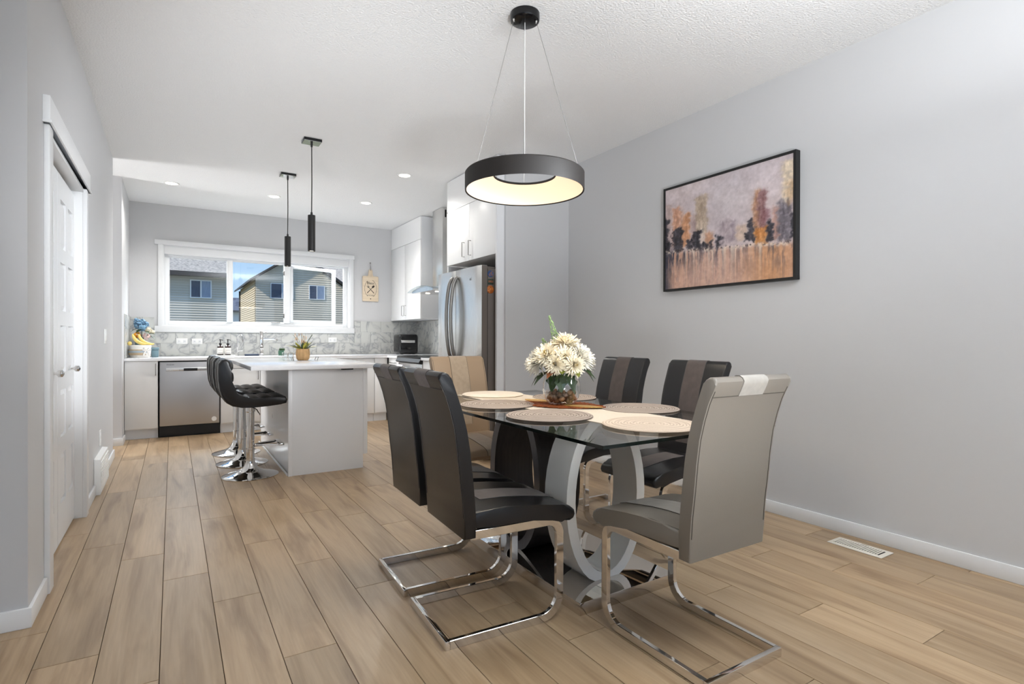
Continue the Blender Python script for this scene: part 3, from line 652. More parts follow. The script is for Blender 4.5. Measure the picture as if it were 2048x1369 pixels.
# side faces of doors are grey: thin caps
B('door_edge', (2.312, 2.364, 4.2225, 4.2255, .705, 1.738), M['fridgeside'], fg)
def paintmesh(name, nx, nz, fn, plane, parent=None, m=None):
    """flat picture on a plane: plane(u,v)->point; fn(u,v)->sRGB, stored per vertex"""
    U, V = np.meshgrid(np.linspace(0, 1, nx), np.linspace(0, 1, nz)); C = fn(U, V)
    C = np.clip(C, 0, 255)/255; C = np.where(C <= .04045, C/12.92, ((C+.055)/1.055)**2.4)
    vs = [plane(u, v) for u, v in zip(U.ravel(), V.ravel())]
    fs = [(j*nx+i, j*nx+i+1, (j+1)*nx+i+1, (j+1)*nx+i) for j in range(nz-1) for i in range(nx-1)]
    me = bpy.data.meshes.new(name); org = wloc(parent) if parent else Vector(vs[0])
    me.from_pydata([tuple(Vector(p)-org) for p in vs], [], fs)
    a = me.color_attributes.new('paint', 'FLOAT_COLOR', 'POINT')
    a.data.foreach_set('color', np.concatenate([C.reshape(-1, 3), np.ones((nx*nz, 1))], 1).ravel().astype(np.float32))
    me.materials.append(m or M['paintv']); o = bpy.data.objects.new(name, me); COL.objects.link(o)
    if parent: o.parent = parent
    else: o.location = org
    WL[o.name] = org; return o
# fridge magnets (on the near side of the case)
def disc_magnet(z, r, m1, m2, label):
    t = thing('fridge_magnet', label, 'magnet', (2.400, 4.232, z), 'souvenir magnets on the fridge side')
    L('backing', [(0, 0), (r, 0), (r, -.004), (r*.92, -.006), (0, -.006)], m1, t, c=(2.400, 4.232, z), seg=28, axis='y')
    bm = bmesh.new(); rn = random.Random(int(z*1000))
    for k in range(14):
        an = rn.uniform(0, 2*PI); rr = rn.uniform(.1, .75)*r
        ico(bm, (2.400+rr*math.cos(an), 4.232-.006, z+rr*math.sin(an)), r*.16, 1, (1, .25, 1))
    fin(bm, 'relief', m2, t, smooth=True)
disc_magnet(1.668, .030, mat('blue_enamel', (58, 84, 128), .4, noise=.3, nscale=50), mat('tan_relief', (150, 104, 66), .5), 'round blue and tan souvenir magnet, topmost on the fridge side')
disc_magnet(1.528, .036, mat('orange_resin', (178, 98, 40), .45, noise=.3, nscale=60), mat('copper_relief', (206, 134, 70), .45), 'round orange souvenir magnet, lowest on the fridge side')
mg = thing('fridge_magnet', 'rectangular lettered souvenir magnet between the two round ones', 'magnet', (2.400, 4.232, 1.598), 'souvenir magnets on the fridge side')
B('backing', (2.369, 2.431, 4.2265, 4.232, 1.572, 1.622), mat('dark_green_enamel', (48, 62, 52), .4, noise=.4, nscale=60), mg, bev=.003)
text('lettering', '1933', .026, mat('rust_lettering', (196, 120, 84), .5), mg, (2.400, 4.226, 1.597), (PI/2, 0, 0), .0015)

# ------------------------------------------------------------------ island
isl = thing('kitchen_island', 'white kitchen island with flat end panel', 'island', (1.1, 5.4, 0))
B('body', (.79, 1.36, 4.60, 6.28, .0, .842), M['cabgrey'], isl)
B('end_panel', (.777, 1.365, 4.575, 4.60, 0, .842), M['cabgrey'], isl, bev=.001)
B('corner_post', (.772, .80, 4.568, 4.60, 0, .842), M['cabgrey'], isl, bev=.001)
B('door', (1.362, 1.40, 4.60, 5.44, .115, .838), M['cab'], isl, bev=.001)
B('door', (1.362, 1.40, 5.444, 6.28, .115, .838), M['cab'], isl, bev=.001)
B('end_filler', (1.366, 1.402, 4.575, 4.599, .115, .842), M['cabgrey'], isl, bev=.001)
boxes('base_moulding', [(.766, .777, 4.60, 6.28, 0, .012)], M['cab'], isl)
cti = B('countertop', (.497, 1.52, 4.50, 6.46, .843, .875), M['counter'], bev=.003); tag(cti, 'white quartz countertop overhanging the island', 'countertop')
po = B('dark_strip', (1.18, 1.27, 4.53, 4.572, .832, .8425), M['black']); tag(po, 'dark strip under the island top', 'outlet')  # plain dark strip beneath the overhang

# ------------------------------------------------------------------ bar stools (local frame: sitter faces +x)
def make_stool():
    t = thing('bar_stool', '', 'stool')
    L('base', [(.0, 0), (.205, 0), (.207, .006), (.19, .013), (.15, .022), (.10, .036), (.062, .056), (.042, .085), (.034, .11), (.034, .13), (0, .13)], M['chrome'], t, seg=48)
    L('column', [(0, .12), (.030, .12), (.030, .205), (.034, .207), (.034, .214), (.0285, .216), (.0285, .50), (.036, .51), (.036, .56), (0, .56)], M['chrome'], t, seg=28)
    bm = bmesh.new(); tube(bm, [(.028, 0, .235), (.20, 0, .245)], .013, 10); fin(bm, 'footrest_arm', M['chrome'], t, smooth=True)
    bm = bmesh.new(); box(bm, .195, .235, -.115, .115, .235, .252, bev=.006); tube(bm, [(.195, -.10, .243), (.07, -.045, .243), (.028, 0, .243)], .006, 8); tube(bm, [(.195, .10, .243), (.07, .045, .243), (.028, 0, .243)], .006, 8)
    fin(bm, 'footrest', M['chrome'], t, smooth=True)
    T('gas_lever', [(.0, -.02, .545), (.03, -.12, .535), (.045, -.19, .50)], .004, M['chrome'], t)
    B('swivel_plate', (-.08, .08, -.07, .07, .548, .562), M['black'], t, bev=.003)
    # shell: one curved padded sheet from seat front to back top
    inner = [(.232, .630), (.16, .628), (.08, .626), (0, .624), (-.06, .626), (-.10, .636), (-.128, .662), (-.142, .71), (-.148, .77), (-.15, .83), (-.152, .88), (-.160, .915), (-.185, .932)]
    outer = [(-.215, .925), (-.236, .895), (-.238, .84), (-.236, .77), (-.229, .70), (-.212, .645), (-.182, .60), (-.14, .572), (-.08, .560), (0, .557), (.10, .562), (.20, .572), (.238, .578), (.246, .604)]
    hw = .19
    bm = bmesh.new(); prism(bm, inner+outer, 'y', -hw, hw, bev=.018, seg=3); fin(bm, 'shell', M['bleather'], t, smooth=True, angle=50)
    # tufted face: 4 x 7 pillows following the inner line
    pl = [Vector(p) for p in inner[::-1]]; seg = [0]
    for a, b in zip(pl[:-1], pl[1:]): seg.append(seg[-1]+(b-a).length)
    tot = seg[-1]
    def at(s):
        s = max(0, min(tot, s))
        for i in range(len(pl)-1):
            if s <= seg[i+1]+1e-9:
                k = (s-seg[i])/(seg[i+1]-seg[i]); p = pl[i].lerp(pl[i+1], k); d = (pl[i+1]-pl[i]).normalized(); return p, Vector((-d.y, d.x))
    nS, nY, sub = 7, 4, 6; bm = bmesh.new(); grid = []
    for i in range(nS*sub+1):
        row = []; p, nn = at(.02+(tot-.025)*i/(nS*sub))
        if i > 0 and i < nS*sub:
            q1 = at(.02+(tot-.025)*(i-1)/(nS*sub))[0]; q2 = at(.02+(tot-.025)*(i+1)/(nS*sub))[0]; d = (q2-q1).normalized(); nn = Vector((-d.y, d.x))
        for j in range(nY*sub+1):
            a = abs(math.sin(PI*i/sub)); b = abs(math.sin(PI*j/sub)); hgt = (.018 if i < nS*sub*.52 else .011)*(a*b)**.4+.001
            edge = min(1, min(j, nY*sub-j)/3)
            q = p+nn*(hgt*max(edge, .05)); row.append(bm.verts.new((q.x, -hw+.012+(2*hw-.024)*j/(nY*sub), q.y)))
        grid.append(row)
    for i in range(nS*sub):
        for j in range(nY*sub): bm.faces.new((grid[i][j], grid[i+1][j], grid[i+1][j+1], grid[i][j+1]))
    fin(bm, 'tufted_cushion', M['bleather'], t, smooth=True, angle=60)
    bm = bmesh.new()
    for y in (-.055, .055): tube(bm, [(p[0]*1.0-.0012, y, p[1]) for p in outer[:8]], .0018, 5)
    fin(bm, 'back_seam', M['bstitch'], t, smooth=True)
    return t
st = make_stool()
stl = [((.525, 4.775, 0), 'black tufted bar stool nearest the camera at the island'), ((.518, 5.285, 0), 'middle black tufted bar stool at the island'), ((.515, 5.795, 0), 'farthest black tufted bar stool at the island, nearest the kitchen window')]
for i, (loc, lb) in enumerate(stl):
    o = st if i == 0 else copy_tree(st)
    o.location = loc; o['label'] = lb; o['group'] = 'bar stools at the island'
# ------------------------------------------------------------------ dining chairs (local frame: sitter faces +x)
REAR = [(-.168, .372), (-.171, .45), (-.176, .52), (-.186, .60), (-.196, .70), (-.206, .77), (-.221, .83), (-.238, .882), (-.248, .905), (-.258, .925), (-.266, .943)]
FRONT = [(-.123, .372), (-.126, .45), (-.131, .52), (-.139, .60), (-.149, .69), (-.161, .76), (-.176, .82), (-.196, .88), (-.212, .925), (-.221, .948)]
ROLL = [(-.228, .960), (-.240, .967), (-.254, .968), (-.264, .962), (-.269, .953)]
BACKP = FRONT+ROLL+REAR[::-1]
STOP = [(-.135, .466), (-.05, .468), (.04, .466), (.12, .459), (.19, .449), (.25, .440), (.283, .430), (.303, .414), (.308, .396), (.300, .380), (.282, .372), (.266, .374)]
SBOT = [(.245, .386), (.20, .399), (.10, .402), (0, .404), (-.135, .406)]
def strip(bm, line, y0, y1, off, th=.0018):
    """thin panel following a 2-D line (x,z), raised by off along its left normal"""
    P = []
    for i, p in enumerate(line):
        a = Vector(line[max(i-1, 0)]); b = Vector(line[min(i+1, len(line)-1)]); d = (b-a).normalized(); n = Vector((-d.y, d.x))
        P.append((Vector(p)+n*off, Vector(p)-n*.003))
    R = [[bm.verts.new((q.x, y, q.y)) for q, y in ((t_, y0), (t_, y1), (u_, y1), (u_, y0))] for t_, u_ in P]
    for A, Bq in zip(R[:-1], R[1:]):
        for k in range(4): bm.faces.new((A[k], A[(k+1) % 4], Bq[(k+1) % 4], Bq[k]))
    bm.faces.new(R[0][::-1]); bm.faces.new(R[-1])
def rrect(w, h, r=.003):
    return [(-w/2+r, -h/2), (w/2-r, -h/2), (w/2, -h/2+r), (w/2, h/2-r), (w/2-r, h/2), (-w/2+r, h/2), (-w/2, h/2-r), (-w/2, -h/2+r)]
def make_chair(leather, suede, stitch, hw=.212):
    t = thing('dining_chair', '', 'chair'); K = hw/.212
    bm = bmesh.new(); prism(bm, BACKP, 'y', -hw, hw, bev=.009, seg=3); fin(bm, 'backrest', leather, t, smooth=True, angle=40)
    bk = bpy.data.objects[[c.name for c in kids(t)][-1]]
    bm = bmesh.new(); line = ([(x, z) for x, z in FRONT if z > .47]+ROLL+[REAR[-1], REAR[-2], REAR[-3]])
    strip(bm, line[::-1], -.068*K, .068*K, .0022); fin(bm, 'centre_stripe', suede, bk, smooth=True, angle=60)
    bm = bmesh.new()
    for y in (-.069*K, .069*K): tube(bm, [(x+.0008, y, z+.0008) for x, z in line], .0016, 5)
    tube(bm, [(-.139, y, .62) for y in (-.203*K, -.069*K)], .0012, 5); tube(bm, [(-.139, y, .62) for y in (.203*K, .069*K)], .0012, 5)
    tube(bm, [(REAR[-3][0]-.001, -.205*K, REAR[-3][1]), (REAR[-3][0]-.001, .205*K, REAR[-3][1])], .0016, 5)
    for s in (-1, 1):
        tube(bm, [(x-.0006, s*.204*K, z) for x, z in REAR[1:-1]], .0015, 5)
        tube(bm, [(x, s*.2035*K, z) for x, z in FRONT[1:]], .0012, 5)
    fin(bm, 'seam', stitch, bk, smooth=True)
    bm = bmesh.new(); prism(bm, STOP+SBOT, 'y', -hw, hw, bev=.012, seg=3); se = fin(bm, 'seat', leather, t, smooth=True, angle=40)
    bm = bmesh.new(); strip(bm, [(x, z) for x, z in STOP[1:9]], -.068*K, .068*K, .0022); fin(bm, 'centre_stripe', suede, se, smooth=True, angle=60)
    bm = bmesh.new()
    for y in (-.069*K, .069*K): tube(bm, [(x, y, z+.001) for x, z in STOP[1:9]], .0016, 5)
    for s in (-1, 1): tube(bm, [(-.13, s*K*.2, .4655), (0, s*K*.2015, .4665), (.12, s*K*.2, .4575), (.2, s*K*.198, .446), (.275, s*K*.197, .428)], .0016, 5)
    fin(bm, 'seam', stitch, se, smooth=True)
    # cantilever steel frame, one flat tube: seat rail, front bend, leg, floor bend, floor rail, rear bar
    yy = .198*K; zt = .384; side = []
    for p in [(-.14, zt)]+arc(.236-.055, zt-.055, .055, 90, 0, 8)+arc(.236-.085, .016+.085, .085, 0, -90, 9)+[(-.222, .016)]: side.append(p)
    for s in (-1, 1):
        bm = bmesh.new(); tube(bm, [(x, s*yy, z) for x, z in side], 0, prof=rrect(.018, .032, .0015), up=(0, 1, 0)); fin(bm, 'side_frame', M['chrome'], t, smooth=True, angle=28)
    bm = bmesh.new(); box(bm, -.240, -.222, -yy-.009, yy+.009, 0, .032, bev=.0015); fin(bm, 'floor_bar', M['chrome'], t, smooth=True, angle=40)
    bm = bmesh.new(); box(bm, -.10, -.07, -yy, yy, .378, .392); box(bm, .10, .13, -yy, yy, .378, .392); fin(bm, 'seat_brace', M['chrome'], t)
    return t
chB = make_chair(M['bleather'], M['bsuede'], M['bstitch'], .193)
def put(o, x, y, rz, lb, g):
    o.location = (x, y, 0); o.rotation_euler = (0, 0, math.radians(rz)); o['label'] = lb
    if g: o['group'] = g
put(chB, 1.051, 1.899, -3, 'black leather dining chair nearest the camera on the left side of the table', 'black dining chairs')
put(copy_tree(chB), 1.068, 2.354, -2.5, 'black leather dining chair on the left side of the table, behind the front one', 'black dining chairs')
put(copy_tree(chB), 2.24, 2.03, 180, 'black leather dining chair on the wall side, the one partly behind the taupe chair', 'black dining chairs')
put(copy_tree(chB), 2.272, 2.64, 180, 'black leather dining chair on the wall side of the table, farther from the camera', 'black dining chairs')
chG = make_chair(M['gleather'], M['gsuede'], M['stitchd'], .193)
put(chG, 1.578, 1.335, 89.8, 'taupe leather dining chair at the near table head, back turned to the camera', 'leather end chairs')
chT = make_chair(M['tleather'], M['tsuede'], M['stitchd'], .193)
put(chT, 1.64, 3.11, -90, 'warm-lit beige leather dining chair at the far head of the table by the fridge', 'leather end chairs')

# ------------------------------------------------------------------ dining table
tb = thing('dining_table', 'glass topped dining table on white and dark oval pedestals with mirror plinth', 'table', (1.62, 2.14, 0))
bm = bmesh.new(); fs = box(bm, 1.14, 2.040, 1.295, 2.975, .738, .75)
for f in bm.faces: f.material_index = 1 if abs(f.normal.z) < .5 else 0
bm.normal_update()
for f in bm.faces: f.material_index = 1 if abs(f.normal.z) < .5 else 0
fin(bm, 'glass_top', [M['tglass'], M['tedge']], tb)
B('plinth', (1.352, 1.885, 1.668, 2.63, 0, .05), M['mirrorbase'], tb, bev=.001)
def oval(c, a, b, z0, z1, n=40, e=1.0):
    pts = []
    for i in range(n):
        t = 2*PI*i/n; pts.append((c+a*math.cos(t), .40+b*math.sin(t)))
    return [(u, max(z0, min(z1, v))) for u, v in pts]
def oring(name, c, a, w, axis, t0, t1, ms):
    bm = bmesh.new(); b = .372
    out = oval(c, a, b, .0505, .7375); inn = oval(c, a-w, b-w*1.0, .0505, .7375)
    ringprism(bm, out, inn, axis, t0, t1)
    bmesh.ops.recalc_face_normals(bm, faces=bm.faces)
    if len(ms) > 1:
        for f in bm.faces: f.material_index = 1 if abs(getattr(f.normal, axis)) > .9 else 0
    bmesh.ops.remove_doubles(bm, verts=bm.verts, dist=1e-5)
    return fin(bm, name, ms, tb, smooth=True, angle=30)
o = oring('oval_pedestal', 1.600, .222, .047, 'y', 1.79, 1.945, [M['white_lacquer']]); o['label'] = 'white lacquered oval pedestal'
o = oring('oval_pedestal', 2.32, .232, .047, 'x', 1.45, 1.69, [M['wenge'], M['wengef']]); o['label'] = 'dark wenge oval pedestal'
for px, py in ((1.55, 1.85), (1.65, 1.85), (1.6, 2.25), (1.6, 2.4)):
    L('glass_mount', [(0, .7365), (.02, .7365), (.02, .738), (0, .738)], M['chrome'], tb, c=(px, py, 0), seg=16)

# table linen
def rect_cloth(name, x0, x1, y0, y1, z, m, th=.0018, amp=.0008):
    bm = bmesh.new(); nx, ny = 10, 40; g = []
    for i in range(nx+1):
        r = []
        for j in range(ny+1):
            x = x0+(x1-x0)*i/nx; y = y0+(y1-y0)*j/ny; zz_ = z+th+amp*(math.sin(x*31)*math.cos(y*23)+1)
            r.append(bm.verts.new((x, y, zz_)))
        g.append(r)
    fs = [bm.faces.new((g[i][j], g[i+1][j], g[i+1][j+1], g[i][j+1])) for i in range(nx) for j in range(ny)]
    low = {}
    edge = [g[i][0] for i in range(nx+1)]+[g[nx][j] for j in range(1, ny+1)]+[g[i][ny] for i in range(nx-1, -1, -1)]+[g[0][j] for j in range(ny-1, 0, -1)]
    lo = [bm.verts.new((v.co.x, v.co.y, z+.0003)) for v in edge]
    for i in range(len(edge)): bm.faces.new((edge[i], edge[(i+1) % len(edge)], lo[(i+1) % len(edge)], lo[i]))
    bm.faces.new(lo)
    return fin(bm, name, m, smooth=True, angle=50)
tag(rect_cloth('table_runner', 1.435, 1.80, 1.56, 2.93, .7501, M['runner']), 'cream linen runner lying along the glass table', 'runner')
def mat_round(x, y, z, r, m, lb, wob=0, tilt=0):
    bm = bmesh.new(); prof = [(0, .0035)]; nr = 22
    for k in range(nr):
        a = r*(k+.05)/nr; b = r*(k+.5)/nr; c_ = r*(k+.95)/nr
        prof += [(max(a, .0005), .0045), (b, .0075), (c_, .0045)]
    prof += [(r+.002, .004), (r, .0005), (0, .0005)]
    lathe(bm, prof, 56, (0, 0, 0), cap=False); bmesh.ops.remove_doubles(bm, verts=bm.verts, dist=1e-6)
    for v in bm.verts: v.co.x, v.co.y, v.co.z = v.co.x+x, v.co.y+y, v.co.z+z
    o = fin(bm, 'placemat', m, smooth=True, angle=80); tag(o, lb, 'placemat', 'round woven placemats'); return o
mz = .7502
mat_round(1.372, 1.905, mz+.0035, .185, M['matg'], 'taupe woven placemat in front of the nearer black chair on the left')
mat_round(1.385, 2.368, mz+.0035, .185, M['matg'], 'taupe woven placemat in front of the second black chair on the left')
mat_round(1.565, 1.500, mz+.0035, .187, M['matb'], 'cream woven placemat at the near head of the table')
mat_round(1.615, 2.815, mz+.0035, .18, M['matb2'], 'cream placemat at the far head of the table')
mat_round(1.905, 1.905, mz+.0002, .185, M['matg'], 'taupe woven placemat on the wall side nearest the camera')
mat_round(1.905, 2.50, mz+.0002, .180, M['matg'], 'taupe woven placemat on the wall side behind the vase')
# leaf shaped raffia centrepiece under the vase
def leafmat(cx, cy, ang, ln, wd, z, m, name, parent, n=24, amp=.0):
    bm = bmesh.new(); A = math.radians(ang); top = []; 
    for side in (1, -1):
        for i in range(n+1):
            t = i/n if side == 1 else 1-i/n
            w = wd*math.sin(PI*t)**.8*(1+amp*math.sin(t*38))
            u = (t-.5)*ln; v = side*w
            top.append((cx+u*math.cos(A)-v*math.sin(A), cy+u*math.sin(A)+v*math.cos(A)))
    top = [p for i, p in enumerate(top) if i == 0 or (Vector(p)-Vector(top[i-1])).length > 1e-5]
    prism(bm, top[:-1], 'z', z, z+.004); return fin(bm, name, m, parent)
cp = thing('raffia_centrepiece', 'rust and gold leaf shaped raffia mat under the flower vase', 'mat', (1.65, 2.2, .755))
z0 = .7545
leafmat(1.655, 2.215, 124, .46, .115, z0, M['rust'], 'rust_leaf', cp, amp=.08)
leafmat(1.72, 2.16, 100, .36, .08, z0+.0005, M['rust'], 'rust_leaf', cp, amp=.08)
leafmat(1.63, 2.12, 135, .36, .07, z0+.0008, M['rust'], 'rust_leaf', cp, amp=.08)
leafmat(1.635, 2.375, 105, .18, .040, z0+.0042, M['gold'], 'gold_leaf', cp)
leafmat(1.68, 2.06, 122, .20, .040, z0+.0042, M['gold'], 'gold_leaf', cp)
for (cx, cy, ang, ln) in ((1.67, 2.205, 122, .42), (1.63, 2.12, 135, .34), (1.73, 2.15, 100, .34)):
    A = math.radians(ang); d = Vector((math.cos(A), math.sin(A), 0)); nrm = Vector((-d.y, d.x, 0)); c0 = Vector((cx, cy, z0+.0045)); bm = bmesh.new()
    tube(bm, [c0-d*ln/2, c0+d*ln/2], .003, 5)
    for k in range(-5, 6):
        p = c0+d*(k*ln/13); w = .09*math.cos(k/6.5*PI/2)
        for s in (-1, 1): tube(bm, [p, p+nrm*s*w*.9+d*.03], .002, 4)
    fin(bm, 'vein', M['rust'], cp)
# vase
VX, VY = 1.648, 2.185; VZ = .7600
vs_ = thing('flower_vase', 'clear glass tulip vase holding flowers over brown pebbles', 'vase', (VX, VY, VZ))
prof = [(.052, .0), (.070, .010), (.085, .035), (.094, .070), (.092, .105), (.082, .145), (.071, .180), (.069, .186)]
bm = bmesh.new(); lathe(bm, prof, 40, (VX, VY, VZ), cap=True)
bm.faces.ensure_lookup_table()
for f in [f for f in bm.faces if len(f.verts) > 10 and f.calc_center_median().z > VZ+.1]: bm.faces.remove(f)
fin(bm, 'glass_body', M['vglass'], vs_, smooth=True, angle=80)
bm = bmesh.new(); bmesh.ops.create_circle
tube(bm, [(VX+.069*math.cos(2*PI*i/32), VY+.069*math.sin(2*PI*i/32), VZ+.186) for i in range(32)], .0016, 6, closed=True); fin(bm, 'rim', M['vglass'], vs_, smooth=True)
rn = random.Random(11)
pm_ = []
for k in range(54):
    for tr in range(80):
        z = rn.uniform(.014, .062); rmax = .056 if z < .025 else .068; a = rn.uniform(0, 2*PI); rr = rmax*math.sqrt(rn.random())
        p = Vector((rr*math.cos(a), rr*math.sin(a), z))
        if all((p-q).length > .0205 for q in pm_): pm_.append(p); break
prot = []
for k in range(4):
    bm = bmesh.new(); ico(bm, (0, 0, 0), .0142, 2, (1, .8, .7), jit=.05, rnd=rn)
    o = fin(bm, 'pebble', M['pebble'] if k % 2 else M['pebbled'], smooth=True, origin=(0, 0, 0)); prot.append(o)
for k, p in enumerate(pm_):
    o = prot[k] if k < 4 else prot[k % 4].copy()
    if k >= 4: COL.objects.link(o)
    o.location = p+Vector((VX, VY, VZ)); o.rotation_euler = (rn.uniform(0, 3), rn.uniform(0, 3), rn.uniform(0, 3))
    tag(o, 'small brown pebble lying in the bottom of the glass vase', 'pebble', 'brown pebbles in the flower vase')
# bouquet
bq = thing('bouquet', 'bouquet of cream and white chrysanthemums with dark leaves', 'flowers', (VX, VY, VZ+.05))
Rv = Vector((math.cos(.5558), -math.sin(.5558), 0)); Fv = Vector((math.sin(.5558), math.cos(.5558), 0))
def blossom(c, nrm, r, m, mc, seed, layers=8, cup=.75):
    rnd = random.Random(seed); bm = bmesh.new(); nrm = Vector(nrm).normalized(); q = Vector((0, 0, 1)).rotation_difference(nrm)
    for Lr in range(layers):
        f = Lr/(layers-1); el = math.radians(-12+88*f); ln = r*(1-.50*f); cnt = int(30-12*f); w = r*.064
        for k in range(cnt):
            a = 2*PI*(k+rnd.random()*.6)/cnt; e = el+rnd.uniform(-.2, .2); l2 = ln*rnd.uniform(.80, 1.14); pts = []
            for s in (0, .35, .7, 1):
                bend = e+cup*s*.5
                hr = l2*s*math.cos((e+bend)/2); hz = l2*s*math.sin((e+bend)/2)
                pts.append((hr, hz, w*(.5, .9, 1.05, .35)[int(s*3+.01)]))
            vl = []
            for hr, hz, ww in pts:
                for sd in (-1, 0, 1):
                    x_ = hr*math.cos(a)-sd*ww*math.sin(a); y_ = hr*math.sin(a)+sd*ww*math.cos(a)
                    v = q @ Vector((x_, y_, hz+(abs(sd)*ww*.45))); vl.append(bm.verts.new(v+Vector(c)))
            for s in range(3):
                for sd in range(2): 
                    f_ = bm.faces.new((vl[s*3+sd], vl[s*3+sd+1], vl[(s+1)*3+sd+1], vl[(s+1)*3+sd])); f_.material_index = 1 if (Lr >= layers-1) else 0
    o = fin(bm, 'blossom', [m, mc], bq, smooth=True, angle=80)
    return o
def bp(u, d, z): return Vector((VX, VY, VZ))+Rv*(u-.008)+Fv*d+Vector((0, 0, z))
# u = right in view, d = depth
fl_ = [(-.105, -.02, .215, (-.8, -.5, .35), .078, 0), (-.068, -.07, .245, (-.35, -.8, .6), .072, 1), (-.03, .03, .27, (-.2, .2, 1), .07, 1), (-.125, .05, .20, (-1, .2, .2), .07, 0),
       (.015, -.085, .235, (.1, -1, .35), .066, 1), (.030, -.02, .300, (.1, -.35, 1), .080, 2), (.100, -.045, .235, (.7, -.6, .45), .080, 0), (.130, .02, .215, (1, -.1, .3), .076, 0), (.075, .06, .265, (.5, .5, .8), .07, 0), (-.03, -.10, .205, (-.3, -1, .1), .06, 1), (.06, -.10, .20, (.4, -1, .1), .062, 1)]
for i, (u, d, z, nn, r, kd) in enumerate(fl_):
    n3 = Rv*nn[0]+Fv*nn[1]+Vector((0, 0, nn[2]))
    o = blossom(bp(u, d, z), n3, r, M['petalw'] if kd == 0 else M['petal'], M['petaly'] if kd else M['petal'], i+3)
    st_ = bmesh.new(); tube(st_, [bp(u, d, z)-n3.normalized()*.004, bp(u*.5, d*.5, z*.72), bp(u*.12, d*.12, .12), bp(-u*.15, -d*.15, .045)], .0024, 6); fin(st_, 'stem', M['stem'], bq, smooth=True)
def leafm(p0, dr_, ln, w, m, seed, parent=None, name='leaf'):
    rnd = random.Random(seed); d = Vector(dr_).normalized(); s = d.cross(Vector((0, 0, 1))).normalized(); up = s.cross(d)
    bm = bmesh.new(); vl = []; N = 7
    for i in range(N+1):
        t = i/N; ww = w*math.sin(PI*min(.98, t+.06))**.8*(1+.18*(-1)**i); c = Vector(p0)+d*ln*t-Vector((0, 0, 1))*ln*.35*t*t
        ww *= 1.25; vl.append([bm.verts.new(c-s*ww+up*ww*.25), bm.verts.new(c), bm.verts.new(c+s*ww+up*ww*.25)])
    for i in range(N):
        for k in range(2): bm.faces.new((vl[i][k], vl[i][k+1], vl[i+1][k+1], vl[i+1][k]))
    return fin(bm, name, m, parent or bq, smooth=True, angle=70)
lf = [(-.06, -.05, .165, (-1, -.4, -.5), .085, .022, 'leaf'), (.09, -.04, .18, (1, -.4, -.25), .085, .026, 'leaf'), (.0, -.07, .19, (0, -1, -.2), .06, .03, 'leafy'), (-.03, -.08, .17, (-.7, -1, -.1), .075, .018, 'leafb'), (.05, -.08, .18, (.6, -1, -.3), .06, .026, 'leafy'),
      (.12, -.01, .17, (1, -.2, -.8), .06, .022, 'leaf'), (-.09, -.01, .16, (-1, 0, -.9), .07, .018, 'leaf'), (-.02, -.03, .16, (-.4, -.6, -1), .08, .03, 'leaf'), (.03, -.03, .16, (.5, -.6, -1), .09, .028, 'leaf'), (.0, -.05, .15, (0, -.6, -1), .07, .025, 'leaf'),
      (.01, -.07, .21, (.2, -1, .3), .05, .02, 'leafb'), (-.05, .04, .2, (-1, .6, .1), .08, .024, 'leaf'), (.08, .06, .2, (1, .7, 0), .08, .024, 'leaf'), (.02, 0, .14, (.9, -.1, -1), .06, .02, 'leafy')]
for i, (u, d, z, dd, ln, w, mm_) in enumerate(lf):
    leafm(bp(u, d, z), Rv*dd[0]+Fv*dd[1]+Vector((0, 0, dd[2])), ln, w, M[mm_], i)
# tall sprig
def sprig(base, tip, n, name='sprig'):
    bm = bmesh.new(); b, t = Vector(base), Vector(tip); tube(bm, [b, b.lerp(t, .5)+Vector((.004, 0, 0)), t], .0016, 5); rnd = random.Random(5)
    for i in range(n):
        f = i/n; p = b.lerp(t, .25+.75*f); rr = .017*(1-f)+.004
        for k in range(4):
            a = rnd.uniform(0, 6.3); ico(bm, p+Vector((math.cos(a)*rr, math.sin(a)*rr, rnd.uniform(-.003, .003))), .0036*(1-f*.4), 1, (1, 1, 1.5))
    return fin(bm, name, M['sprig'], bq, smooth=True)
sprig(bp(.0, .02, .26), bp(-.052, .02, .445), 30)
sprig(bp(-.04, .05, .24), bp(-.085, .05, .33), 14); sprig(bp(.04, .06, .25), bp(.075, .06, .345), 12)

# ------------------------------------------------------------------ ring pendant
CX, CY = 1.507, 2.31
rp_ = thing('ring_pendant', 'large dark ring pendant lamp with warm glowing inner face over the dining table', 'pendant lamp', (CX, CY, 1.83))
L('canopy', [(0, 2.6785), (.062, 2.6785), (.071, 2.684), (.074, 2.692), (.074, H-.001), (0, H-.001)], M['blackgloss'], rp_, c=(CX, CY, 0), seg=48)
bm = bmesh.new(); lathe(bm, [(.292, 1.832), (.299, 1.828), (.300, 1.835), (.300, 1.912), (.295, 1.918), (.155, 1.918), (.150, 1.910), (.158, 1.9075)], 96, (CX, CY, 0), cap=False)
fin(bm, 'ring_housing', M['ringblack'], rp_, smooth=True)
bm = bmesh.new(); lathe(bm, [(.292, 1.8325), (.290, 1.838), (.262, 1.870), (.215, 1.895), (.158, 1.907)], 96, (CX, CY, 0), cap=False)
fin(bm, 'diffuser', M['diffuser'], rp_, smooth=True)
for k, (a, b) in enumerate((((-.055, -.03), (-.235, -.12)), ((.055, -.015), (.27, -.05)), ((0, .05), (.0, .25)))):
    p = Vector((CX, CY, 2.68))+Rv*a[0]+Fv*a[1]; q = Vector((CX, CY, 1.917))+Rv*b[0]+Fv*b[1]
    T('suspension_cable', [p, q], .0011, M['nickel'], rp_, seg=5)
    L('cable_grip', [(0, -.012), (.004, -.012), (.006, 0), (0, 0)], M['chrome'], rp_, c=(p.x, p.y, 2.6785), seg=10)
